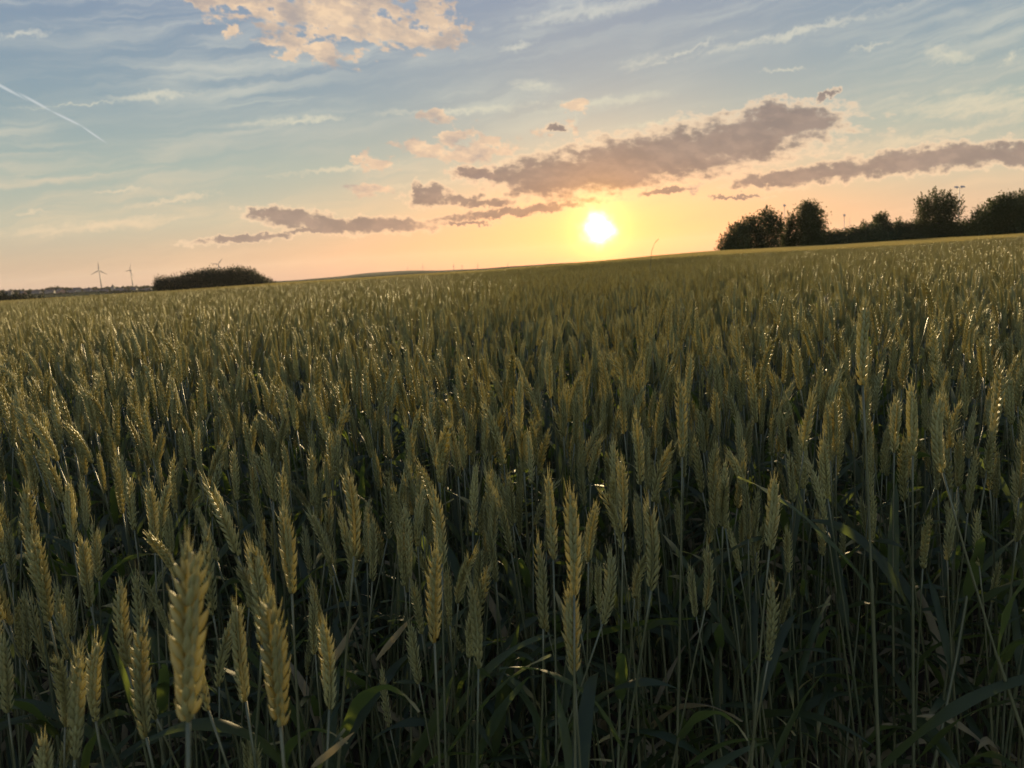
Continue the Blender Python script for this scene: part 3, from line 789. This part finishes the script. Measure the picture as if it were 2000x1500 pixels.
G.link(er.outputs[0], ip.inputs['Rotation']); G.link(attr('size', 'FLOAT'), ip.inputs['Scale'])
G.link(ip.outputs[0], go.inputs[0])
md = wo_.modifiers.new('scatter', 'NODES'); md.node_group = ng

# ------------------------------------------------------------------ long loose leaves in the front
def free_leaf(label, pts_px, wd, matn, kindname='wheat_leaf'):
    """a single long blade following pixel/depth waypoints (x, y, Z)"""
    P3 = [np.array(at(*q)) for q in pts_px]
    # Catmull-Rom
    Q = [P3[0]*2-P3[1]]+P3+[P3[-1]*2-P3[-2]]; out = []
    for i in range(1, len(Q)-2):
        for t in np.linspace(0, 1, 8, endpoint=False):
            out.append(0.5*((2*Q[i])+(-Q[i-1]+Q[i+1])*t+(2*Q[i-1]-5*Q[i]+4*Q[i+1]-Q[i+2])*t*t+(-Q[i-1]+3*Q[i]-3*Q[i+1]+Q[i+2])*t**3))
    out.append(P3[-1]); out = np.array(out); n = len(out); mb = MB(); V = []
    root = out[0].copy()
    for i in range(n):
        d = out[min(i+1, n-1)]-out[max(i-1, 0)]; d /= np.linalg.norm(d)
        view = out[i]-np.array(CAM); view /= np.linalg.norm(view)
        s_ = np.cross(d, np.array([0.25, .75, .6])); s_ /= np.linalg.norm(s_)
        nn = np.cross(s_, d); t = i/(n-1)
        w_ = wd/2*min(1, t*3+0.4)*(1-max(0, (t-.4)/.6)**1.7)+0.0002
        V += [out[i]+s_*w_+nn*w_*.3-root, out[i]-root, out[i]-s_*w_+nn*w_*.3-root]
    Fc = []
    for i in range(n-1): Fc += [(i*3, i*3+1, i*3+4, i*3+3), (i*3+1, i*3+2, i*3+5, i*3+4)]
    mb.add(V, Fc, 0, 0.5)
    o = mb.build(kindname, matn, loc=root); tag(o, label, 'leaf', 'long loose leaves among the front stems')
LV = [
 ('broad dark green blade pointing up at the bottom, right of the isolated reddish tipped ear', [(965, 1480, .95), (985, 1340, .93), (1015, 1215, .9)], .016, M_LEAF),
 ('dark blade arching right with a bright edge, below the V shaped pair of ears', [(1010, 1290, 1.0), (1150, 1245, .97), (1280, 1215, .95), (1385, 1208, .95)], .015, M_LEAF),
 ('grey green blade arching over from the right edge, lower right', [(1760, 1330, 1.0), (1830, 1265, 1.0), (1900, 1245, 1.0), (1995, 1238, 1.0)], .013, M_LEAF),
 ('long pale blade slanting up at the bottom right of centre', [(1505, 1500, .85), (1570, 1370, .87), (1630, 1290, .9)], .011, M_LEAF),
 ('broad blade bent over near the bottom edge, right of centre', [(1340, 1500, .8), (1420, 1455, .8), (1510, 1442, .8)], .014, M_LEAF),
 ('long thin blade slanting to the right edge above the dark stems', [(1760, 1180, 1.15), (1870, 1090, 1.15), (2010, 990, 1.15)], .008, M_LEAF),
 ('horizontal bent blade in the dark stems, drooping at its right end', [(1710, 1140, 1.2), (1820, 1148, 1.2), (1920, 1160, 1.2), (1975, 1215, 1.2), (1992, 1320, 1.2)], .010, M_LEAF),
 ('pale torn dead leaf lit orange at the bottom, left of centre', [(610, 1500, .55), (650, 1468, .55), (692, 1430, .55)], .007, M_DRY),
 ('dark blade rising right from the bottom edge, left of centre', [(800, 1500, .8), (850, 1410, .8), (885, 1320, .8)], .013, M_LEAF),
 ('bright green blade beside the tight cluster of ears, lower left', [(262, 1400, .62), (235, 1310, .62), (212, 1245, .62)], .011, M_LEAF),
 ('pale folded blade slanting right below the tall broad ear', [(630, 1320, .9), (670, 1260, .9), (705, 1200, .92)], .009, M_DRY),
 ('straw coloured blade slanting right behind the right leaning ear', [(735, 1290, .9), (785, 1230, .9), (830, 1182, .92)], .008, M_DRY),
 ('thin yellow green leaf tip catching the sun near the right edge', [(1990, 860, 1.5), (1980, 825, 1.5), (1965, 790, 1.5)], .012, M_LEAF),
 ('low grey blade arching right at the very bottom, centre', [(830, 1500, .75), (880, 1475, .75), (960, 1478, .75)], .011, M_LEAF),
 ('dark blade leaning right near the bottom right corner', [(1690, 1480, 1.0), (1780, 1400, 1.0), (1850, 1340, 1.0)], .010, M_LEAF),
]
for l, p_, wd_, mt in LV: free_leaf(l, p_, wd_, mt)

# ------------------------------------------------------------------ trees
def crown_mesh(lobes, n, leaf, seed, sprays=0, spray_len=1.0, jit=0.09):
    """lobes: (x, y, z, rx, ry, rz). many small leaves filling shells and clumps of the lobes"""
    g_ = np.random.default_rng(seed); lob = np.array(lobes, float)
    wts = (lob[:, 3]*lob[:, 4]*lob[:, 5])**0.75; wts /= wts.sum()
    k = g_.choice(len(lob), n, p=wts); L = lob[k]
    d = g_.normal(size=(n, 3)); d /= np.linalg.norm(d, axis=1)[:, None]
    ncl = 260; cd_ = g_.normal(size=(ncl, 3)); cd_ /= np.linalg.norm(cd_, axis=1)[:, None]; ca = g_.uniform(-.22, .13, ncl)
    idx = np.argmax(d @ cd_.T, 1)                    # bumps on the surface: light and dark clumps
    rad = g_.uniform(0.0, 1.0, n)**0.42*(1+1.3*ca[idx])*(1+jit*g_.normal(size=n))
    C = L[:, :3]+d*rad[:, None]*L[:, 3:6]
    if sprays:
        m_ = int(sprays); kk = g_.choice(len(lob), m_, p=wts); dd = g_.normal(size=(m_, 3)); dd[:, 2] = np.abs(dd[:, 2])+.3; dd /= np.linalg.norm(dd, axis=1)[:, None]
        base_ = lob[kk, :3]+dd*lob[kk, 3:6]*0.85
        dr = dd+np.array([0, 0, .7]); dr /= np.linalg.norm(dr, axis=1)[:, None]
        pl = []
        for q in range(m_):
            ln = spray_len*g_.uniform(.3, 1.0); nn_ = int(26*ln/spray_len)+6
            tt = g_.random(nn_); pl.append(base_[q]+dr[q]*ln*tt[:, None]+g_.normal(size=(nn_, 3))*0.10*spray_len*(1.1-tt[:, None]))
        C = np.concatenate([C]+pl); 
    n = len(C)
    u = g_.normal(size=(n, 3)); u /= np.linalg.norm(u, axis=1)[:, None]
    v = np.cross(u, g_.normal(size=(n, 3))); v /= np.linalg.norm(v, axis=1)[:, None]
    sz = leaf*g_.uniform(.6, 1.3, n)[:, None]
    V = np.stack([C+u*sz, C+v*sz*.55, C-u*sz, C-v*sz*.55], 1).reshape(-1, 3)
    mb = MB(); fc = np.arange(n*4).reshape(-1, 4)
    mb.v.append(V); mb.t.append(np.repeat(g_.random(n), 4)); mb.f = [tuple(q) for q in fc.tolist()]; mb.m = [0]*n; mb.n = n*4
    return mb
def limbs(H, tr, crown_lobes, seed, nl=8):
    mb = MB(); r_ = random.Random(seed)
    pts_ = [(0.0, 0, -0.4), (tr*.3, 0, H*.15), (-tr*.2, tr*.2, H*.35), (0, 0, H*.6), (tr*.3, 0, H*.8)]
    tube(mb, pts_, [tr*1.25, tr, tr*.85, tr*.5, tr*.15], 8)
    for i in range(nl):
        l = crown_lobes[i % len(crown_lobes)]; z0 = H*r_.uniform(.15, .5)
        e = np.array([l[0]+r_.uniform(-.4, .4)*l[3], l[1]+r_.uniform(-.4, .4)*l[4], l[2]+r_.uniform(0, .6)*l[5]])
        s0 = np.array([0, 0, z0]); mid = (s0+e)/2+np.array([0, 0, H*.05])
        tube(mb, [s0, mid, e], [tr*.45, tr*.28, tr*.08], 5)
    return mb
def tree(label, xl, xr, ytop, Z, lobes, n=9000, leaf=0.16, seed=1, sprays=0, sl=1.0, material=None, cat='tree', name='tree', group='trees and bushes along the right edge of the field', base_y=None):
    """lobes in unit coordinates: x -1..1 over the half width, z 0..1 over the height"""
    xc = (xl+xr)/2; hw = (xr-xl)/2/FPX*Z
    top = at(xc, ytop, Z); bz = ground_z(top.x, top.y)
    H = top.z-bz
    lb = [(a*hw, b_*hw, c_*H, d_*hw, e_*hw, f_*H) for a, b_, c_, d_, e_, f_ in lobes]
    root = empty(name, (top.x, top.y, bz)); tag(root, label, cat, group)
    crown_mesh(lb, n, leaf, seed, sprays, sl).build('crown', material or M_TREE, root, smooth=False)
    limbs(H*.85, max(.07, H*.028), lb, seed).build('trunk', M_BARK, root)
    return root
BUSH = [(0, 0, .45, .95, .8, .45), (-.5, 0, .35, .5, .5, .36), (.5, .1, .38, .5, .5, .38), (0, .1, .18, 1.0, .8, .2)]
tree('low bushy tree sloping down to the ridge at the left end of the tree group', 1398, 1466, 432, 138,
     [(.25, 0, .45, .75, .8, .5), (-.35, 0, .28, .62, .6, .34), (.55, .1, .6, .45, .5, .38), (0, 0, .15, 1, .8, .2)], 9000, .17, 3, 40, 1.1)
tree('broad ragged tree, second from the left, with gaps near its top', 1436, 1534, 403, 140,
     [(.05, 0, .42, .95, .8, .42), (-.42, 0, .55, .5, .5, .33), (.30, 0, .74, .42, .5, .25), (.62, 0, .52, .36, .4, .3), (0, 0, .16, 1, .8, .2)], 14000, .17, 4, 60, 1.2)
tree('thin open topped bush between the ragged tree and the egg shaped tree', 1520, 1562, 410, 143,
     [(0, 0, .35, .9, .8, .36), (.2, 0, .68, .45, .5, .26), (-.2, 0, .2, .9, .8, .22)], 4200, .16, 5, 45, 1.3)
tree('smooth egg shaped tree with a rounded peak, tallest of the left hand group', 1537, 1618, 388, 141,
     [(.05, 0, .45, .92, .85, .42), (.04, 0, .66, .72, .7, .31), (.05, 0, .80, .46, .5, .195), (-.15, 0, .2, .9, .8, .25), (.45, 0, .3, .5, .5, .3)], 17000, .17, 6, 10, .5)
tree('small round bush poking above the middle of the hedge bank', 1700, 1740, 410, 150,
     [(0, 0, .72, .75, .7, .24), (0, 0, .45, .95, .8, .4)], 4500, .16, 7, 25, .9)
tree('dark shaggy tree with feathery shoots all round its crown, left of the floodlight mast', 1786, 1884, 372, 142,
     [(0, 0, .45, .92, .85, .42), (-.15, 0, .70, .7, .7, .27), (.35, 0, .6, .55, .5, .3), (.1, 0, .2, .95, .8, .24), (-.55, .1, .5, .3, .4, .3)], 15000, .16, 8, 150, 1.7)
tree('dark leafy tree right of the floodlight mast, sloping down on its left side', 1886, 1975, 380, 136,
     [(.2, 0, .45, .85, .85, .45), (-.35, 0, .32, .6, .6, .34), (.5, 0, .68, .55, .5, .3), (0, 0, .15, 1, .8, .2)], 14000, .17, 9, 60, 1.0)
tree('tall leafy tree at the right edge of the photo', 1938, 2050, 366, 134,
     [(0, 0, .5, .92, .85, .46), (-.4, 0, .62, .5, .5, .3), (.35, 0, .65, .5, .5, .3), (0, 0, .15, 1, .8, .2)], 17000, .17, 10, 60, 1.0)
tree('leafy tree just beyond the right edge of the photo', 2035, 2160, 372, 132, BUSH, 9000, .2, 12, 40, 1.0)
tree('tiny bush on the hedge line left of the small round bush', 1676, 1700, 430, 148, [(0, 0, .6, .8, .7, .4), (0, 0, .3, 1, .9, .3)], 1800, .15, 13, 14, .8)
tree('tiny bush on the hedge line right of the small round bush', 1748, 1766, 422, 150, [(0, 0, .6, .8, .7, .4), (0, 0, .3, 1, .9, .3)], 1500, .15, 14, 12, .8)
# hedge bank
hd = empty('hedge'); tag(hd, 'long dark hedge bank of scrub running along the field edge under the trees', 'hedge')
top_line = [(1590, 448), (1625, 446), (1650, 444), (1680, 437), (1700, 432), (1740, 430), (1790, 428), (1850, 430), (1900, 432), (1960, 428), (2040, 420), (2150, 415)]
lob = []; r_ = random.Random(5); xs = np.arange(1585, 2160, 9)
P0 = at(1800, 440, 146); P0.z = ground_z(P0.x, P0.y)
hd.location = P0
for xq in xs:
    yt = np.interp(xq, [q[0] for q in top_line], [q[1] for q in top_line])+r_.uniform(-1.5, 2.5)
    Zq = 147+r_.uniform(-2, 2); tp = at(xq, yt, Zq); gz = ground_z(tp.x, tp.y); h_ = tp.z-gz
    lob.append((tp.x-P0.x, tp.y-P0.y, gz+h_*.5-P0.z, 1.7, 2.0, h_*.52))
    lob.append((tp.x-P0.x, tp.y-4-P0.y, gz+h_*.25-P0.z, 1.4, 2.4, h_*.36))
crown_mesh(lob, 100000, .18, 21, 60, .8).build('foliage', M_SCRUB, hd, smooth=False)
mb = MB()
for xq in xs[::3]:
    tp = at(xq, 440, 147); gz = ground_z(tp.x, tp.y); q = np.array([tp.x-P0.x, tp.y-P0.y, gz-P0.z])
    tube(mb, [q-[0, 0, .3], q+[.1, 0, .9], q+[.2, .1, 2.0]], [.08, .06, .02], 5)
mb.build('branches', M_BARK, hd)
# left wood
wd_l = [(300, 541), (312, 537), (325, 541), (345, 534), (370, 529), (400, 523), (430, 521), (460, 519), (485, 519), (498, 528), (512, 538), (528, 545)]
lob = []; ZW = 380; r_ = random.Random(8)
W0 = at(415, 560, ZW); W0.z = ground_z(W0.x, W0.y)
for xq in np.arange(306, 528, 6.5):
    for row_ in range(2):
        yt = np.interp(xq, [q[0] for q in wd_l], [q[1] for q in wd_l])+r_.uniform(-3.0, 2.5)+row_*2.5
        Zq = ZW+row_*(-7)+r_.uniform(-2, 2); tp = at(xq, yt, Zq); gz = ground_z(tp.x, tp.y); h_ = tp.z-gz
        lob.append((tp.x-W0.x, tp.y-W0.y, gz+h_*.72-W0.z, r_.uniform(2.6, 3.6), 3.4, h_*.30)); lob.append((tp.x-W0.x, tp.y-W0.y, gz+h_*.35-W0.z, 3.2, 3.5, h_*.42))
for xq, yt in ((535, 551), (548, 552), (562, 553)):
    tp = at(xq, yt-1, ZW); gz = ground_z(tp.x, tp.y); h_ = tp.z-gz; lob.append((tp.x-W0.x, tp.y-W0.y, gz+h_*.5-W0.z, 3.2, 3, h_*.5))
wdm = crown_mesh(lob, 110000, .32, 31, 0, 1.0, .02)
wdm2 = MB()
for k in range(40):
    l = lob[(k*2) % (len(lob)-3)]; tube(wdm, [(l[0], l[1], l[2]-9), (l[0]+.2, l[1], l[2]), (l[0], l[1]+.2, l[2]+2)], [.25, .18, .05], 5, 1)
wood = wdm.build('woodland', [M_WOOD, M_BARK], smooth=False, loc=W0)
tag(wood, 'dark dense copse standing alone behind the field on the left', 'woodland', None, 'stuff')

# ------------------------------------------------------------------ far tree belts and village
def belt(name, label, xs_, ytop, Z, jit, n, leaf, seed, hmin=4, material=None, step=5.0):
    r_ = random.Random(seed); lob = []; c0 = at((xs_[0]+xs_[-1])/2, 560, Z); c0.z = ground_z(c0.x, c0.y)
    xq = xs_[0]
    while xq < xs_[-1]:
        yt = np.interp(xq, xs_, ytop)+r_.uniform(-jit, jit); Zq = Z*(1+r_.uniform(-.01, .01))
        tp = at(xq, yt, Zq); gz = ground_z(tp.x, tp.y); h_ = max(hmin, tp.z-gz)
        w__ = step/FPX*Z*r_.uniform(.5, 1.0)
        lob.append((tp.x-c0.x, tp.y-c0.y, tp.z-h_*.45-c0.z, w__, w__, h_*.5)); xq += step*r_.uniform(.5, 1.2)
    o = crown_mesh(lob, n, leaf, seed).build(name, material or M_WOOD, smooth=False, loc=c0)
    tag(o, label, 'trees', None, 'stuff')
belt('hedgerow', 'dark hedgerow in front of the village at the far left edge', [-60, 0, 40, 80, 120], [571, 572, 575, 579, 584], 420, 1.0, 12000, .6, 41)
belt('village_trees', 'hazy skyline of trees behind the village roofs at the far left', [-80, 0, 25, 50, 75, 105, 130, 150, 180, 215, 250, 280, 310], [567, 567, 567, 566, 567, 561, 562, 564, 563, 561, 560, 559, 558], 1500, 1.6, 30000, 1.5, 42, 9)
belt('village_gardens', 'lower hazy garden trees among the village roofs', [-80, 0, 60, 120, 180, 240, 300], [575, 574, 572, 570, 569, 567, 565], 1310, 1.6, 42000, 1.2, 43, 6)
belt('distant_treeline', 'thin far treeline on the plain between the copse and the pale hill', [545, 600, 640, 655, 700, 760, 840, 880], [552, 549.5, 547.5, 546, 544, 540, 535, 533], 1700, 0.9, 16000, 1.3, 44, 4, step=4.0)
belt('village_hedges', 'lowest hazy hedges at the foot of the far left village', [-80, 0, 60, 120, 180, 240, 300], [578, 577, 575, 572.5, 570.5, 568, 566], 1100, 1.3, 36000, 1.0, 45, 6)
def house(kind, xq, yq, Z, rot, wd_, dp, ht, walls, label):
    p = at(xq, yq, Z); gz = p.z-ht
    e = empty('house', (p.x, p.y, gz)); e.rotation_euler.z = rot
    tag(e, label, 'house', 'houses of the far village')
    a = MB(); box(a, -wd_/2, wd_/2, -dp/2, dp/2, -6, ht)
    a.add([(-wd_/2, -dp/2, ht), (-wd_/2, dp/2, ht), (-wd_/2, 0, ht+dp*.42), (wd_/2, -dp/2, ht), (wd_/2, dp/2, ht), (wd_/2, 0, ht+dp*.42)], [(0, 2, 1), (3, 4, 5)])
    a.build('wall', walls, e, smooth=False)
    b_ = MB(); o_ = .35
    for s_ in (-1, 1):
        y0, z0, y1, z1 = s_*(dp/2+o_), ht-o_*.84, 0, ht+dp*.42
        V_q = [(-wd_/2-o_, y0, z0+.12), (wd_/2+o_, y0, z0+.12), (wd_/2+o_, y1, z1+.12), (-wd_/2-o_, y1, z1+.12), (-wd_/2-o_, y0, z0+.35), (wd_/2+o_, y0, z0+.35), (wd_/2+o_, y1, z1+.35), (-wd_/2-o_, y1, z1+.35)]
        b_.add(V_q, [(0, 1, 2, 3), (7, 6, 5, 4), (0, 4, 5, 1), (1, 5, 6, 2), (3, 7, 4, 0)])
    rf = b_.build('roof', M_ROOF, e, smooth=False)
    c_ = MB(); box(c_, wd_*.25, wd_*.25+.9, -.45, .45, ht+dp*.2, ht+dp*.42+1.2); c_.build('chimney', M_BRICK, rf, smooth=False)
    for s_ in (-.3, .3):
        q = MB(); box(q, wd_*s_-.7, wd_*s_+.7, -dp/2-.06, -dp/2+.05, ht*.45, ht*.45+1.4); q.build('window', M_PANE, e, smooth=False)
hs = [(18, 572), (44, 573), (72, 571), (98, 570), (118, 568), (139, 571), (160, 573), (172, 567), (186, 571), (203, 569), (214, 573), (232, 568), (246, 570), (262, 566), (276, 569), (290, 566), (150, 566), (226, 571)]
hs.sort(); r_ = random.Random(3)
NTH = 'first second third fourth fifth sixth seventh eighth ninth tenth eleventh twelfth thirteenth fourteenth fifteenth sixteenth seventeenth eighteenth'.split()
for i, (xq, yq) in enumerate(hs):
    w_ = (i % 3 != 1)
    lab = '%s house with dark roof, %s from the left in the far hazy village' % ('pale' if w_ else 'brick', NTH[i])
    if xq == 160: w_ = True; lab = 'brightest white house at the foot of the far left village'
    house(0, xq, yq, 1250+r_.uniform(-25, 25), r_.uniform(-.6, .6), r_.uniform(9, 15), r_.uniform(7, 9), r_.uniform(4.5, 6), M_WALL if w_ else M_BRICK, lab)
# church with tower and spire
p = at(221, 563, 1420); ch = empty('church', (p.x, p.y, p.z-14)); tag(ch, 'small church with square tower and short spire on the village skyline', 'church')
a = MB(); box(a, -3, 3, -3, 3, -4, 16); a.build('tower', M_STONE, ch, smooth=False)
a = MB(); a.add([(-3.2, -3.2, 16.02), (3.2, -3.2, 16.02), (3.2, 3.2, 16.02), (-3.2, 3.2, 16.02), (0, 0, 22)], [(0, 1, 4), (1, 2, 4), (2, 3, 4), (3, 0, 4), (3, 2, 1, 0)]); a.build('spire', M_ROOF, ch, smooth=False)
a = MB(); box(a, 3.02, 20, -4.5, 4.5, -4, 8); a.add([(3.02, -4.7, 8.02), (20, -4.7, 8.02), (20, 4.7, 8.02), (3.02, 4.7, 8.02), (3.02, 0, 13), (20, 0, 13)], [(0, 1, 5, 4), (2, 3, 4, 5), (0, 4, 3), (1, 2, 5)]); a.build('nave', M_STONE, ch, smooth=False)

# ------------------------------------------------------------------ wind turbines
def turbine(label, hx_, hy_, Z, blade, phase, yaw, tower=None, group='far wind turbines on the horizon'):
    hub = at(hx_, hy_, Z); gz = min(ground_z(hub.x, hub.y), 0.0)
    H = hub.z-gz; e = empty('wind_turbine', (hub.x, hub.y, gz)); e.rotation_euler.z = yaw
    tag(e, label, 'wind turbine', group)
    k = blade/41.0
    a = MB(); tube(a, [(0, 3*k, -2), (0, 3*k, H*.5), (0, 3*k, H-1.2*k)], [3.2*k, 2.4*k, 1.6*k], 14); a.build('tower', M_WHITE, e)
    a = MB(); tube(a, [(0, -.5*k, H), (0, 1*k, H), (0, 7*k, H+.2*k), (0, 8.5*k, H+.2*k)], [1.6*k, 2*k, 2*k, 1.1*k], 8); a.build('nacelle', M_WHITE, e)
    rt = MB(); tube(rt, [(0, -.6*k, H), (0, -1.6*k, H), (0, -3.2*k, H), (0, -3.8*k, H)], [1.7*k, 1.7*k, 1.1*k, .2*k], 10); hb = rt.build('hub', M_WHITE, e)
    for i in range(3):
        an = R(phase+120*i); d = np.array([math.sin(an), 0, math.cos(an)]); s_ = np.array([math.cos(an), 0, -math.sin(an)])
        b_ = MB(); pr_ = [(.02, .9, .9), (.1, 1.5, .8), (.22, 2.2, .45), (.5, 1.5, .28), (.8, .9, .18), (1.0, .25, .06)]
        pts_ = [np.array([0, -2.2*k, H])+d*blade*t + s_*0 for t, _, _ in pr_]
        V_q = []
        for (t, c_, th), q in zip(pr_, pts_):
            for aa in np.arange(8)*math.pi/4: V_q.append(q+s_*math.cos(aa)*c_*k*1.0+np.array([0, 1, 0])*math.sin(aa)*th*k)
        b_.add(V_q, [(i_*8+j, i_*8+(j+1) % 8, (i_+1)*8+(j+1) % 8, (i_+1)*8+j) for i_ in range(5) for j in range(8)]+[tuple(range(8)), tuple(40+j for j in range(8))][::1])
        b_.build('blade', M_WHITE, e)
turbine('larger left one of the two wind turbines standing above the village, one blade straight up', 193, 528, 3200, 40, 3, 0.25)
turbine('right one of the two wind turbines above the village, one blade pointing left', 254, 528, 3300, 36, 25, -0.5)
turbine('wind turbine whose blade tips just show above the dark copse', 426, 516, 3300, 34, 40, 0.3)
for lab, xq, yq, Z, bl, ph in (
    ('faintest and leftmost far wind turbine above the pale hill', 796, 523, 6200, 26, 10), ('far wind turbine second from left, at the right foot of the pale hill', 826, 520, 5600, 30, 0),
    ('left one of three far wind turbines close together on the ridge', 886, 519, 5200, 28, 5), ('middle one of three far wind turbines close together on the ridge', 902.5, 520, 5400, 24, 60),
    ('right one of three far wind turbines close together on the ridge', 933, 518, 5200, 28, 355), ('small far wind turbine nearest to the sun, half sunk behind the ridge', 991.5, 516, 5600, 24, 30)):
    turbine(lab, xq, yq, Z, bl, ph, 0.9)

# ------------------------------------------------------------------ masts behind the hedge
def mast(label, xq, ytop, Z, heads, arm=.9, name='floodlight_mast', r=.09):
    tp = at(xq, ytop, Z); gz = ground_z(tp.x, tp.y); H = tp.z-gz
    e = empty(name, (tp.x, tp.y, gz)); tag(e, label, 'mast', 'masts behind the hedge')
    a = MB(); tube(a, [(0, 0, 0), (0, 0, H*.5), (0, 0, H-.2)], [r*1.5, r*1.2, r*.8], 8); a.build('pole', M_STEEL, e)
    if heads:
        a = MB(); box(a, -arm, arm, -.03, .03, H-.2, H-.12); a.build('crossbar', M_STEEL, e, smooth=False)
        hd_ = .38 if heads == 2 else .2
        for s_ in ((-1, 1) if heads == 2 else (0,)):
            a = MB(); c_ = np.array([s_*arm, -.1, H+.12])
            V_q = [c_+np.array([x*hd_, y*.3, z*.14+y*.1]) for z in (-1, 1) for y in (-1, 1) for x in (-1+.2*z, 1-.2*z)]
            a.add(V_q, [(0, 2, 3, 1), (4, 5, 7, 6), (0, 1, 5, 4), (2, 6, 7, 3), (0, 4, 6, 2), (1, 3, 7, 5)]); a.build('lamp_head', M_STEEL, e, smooth=False)
mast('tall floodlight mast with two lamp heads rising between the shaggy tree and the next trees', 1874, 366, 175, 2, .74)
mast('slim mast with a small head above the low part of the hedge', 1649, 421, 190, 1, .35, 'slim_mast', .07)
mast('thinnest bare mast just right of the slim one above the hedge', 1660, 424, 200, 0, .3, 'slim_mast', .045)
mast('slim mast standing in the gap between the ragged tree and the egg shaped tree', 1532, 402, 180, 1, .3, 'slim_mast', .06)

# ------------------------------------------------------------------ tall nodding grass stalk above the ridge
p = [at(1268, 545, 9), at(1271, 510, 9), at(1273, 490, 9), at(1278, 476, 9), at(1285, 469, 9)]
b0 = Vector((p[0].x, p[0].y, ground_z(p[0].x, p[0].y)))
e = empty('grass_stalk', b0); tag(e, 'lone thin grass stalk nodding to the right above the ridge line, right of the sun', 'grass stalk')
a = MB(); tube(a, [(0, 0, 0)]+[tuple(q-b0) for q in p[:4]], [.004, .0035, .003, .0025, .002], 5); a.build('stem', M_STEM, e)
a = MB(); q0, q1 = np.array(p[3]-b0), np.array(p[4]-b0)
for i in range(9):
    t = i/8; c_ = q0*(1-t)+q1*t
    floret(a, c_, np.array([.5, .1*(-1)**i, .8]), np.array([0, 1., 0]), .025, .008, 4, PROF1, 0, .5)
a.build('seed_head', M_EAR, e)

# ------------------------------------------------------------------ haze: one closed box of even, forward-scattering evening air
mh, t_ = mat('evening_haze')
pv = t_.n('ShaderNodeVolumePrincipled'); pv.inputs['Color'].default_value = (0.95, 0.93, 0.9, 1)
pv.inputs['Density'].default_value = 0.000025; pv.inputs['Anisotropy'].default_value = 0.3
o_ = t_.n('ShaderNodeOutputMaterial'); t_.link(pv.outputs[0], o_.inputs['Volume'])
mb = MB(); box(mb, -7200, 7200, -7200, 7200, float(GZ.min())-1, 165)
hz = mb.build('haze', mh, smooth=False); hz['kind'] = 'stuff'; hz['label'] = 'thin warm evening haze over the fields'; hz['category'] = 'haze'
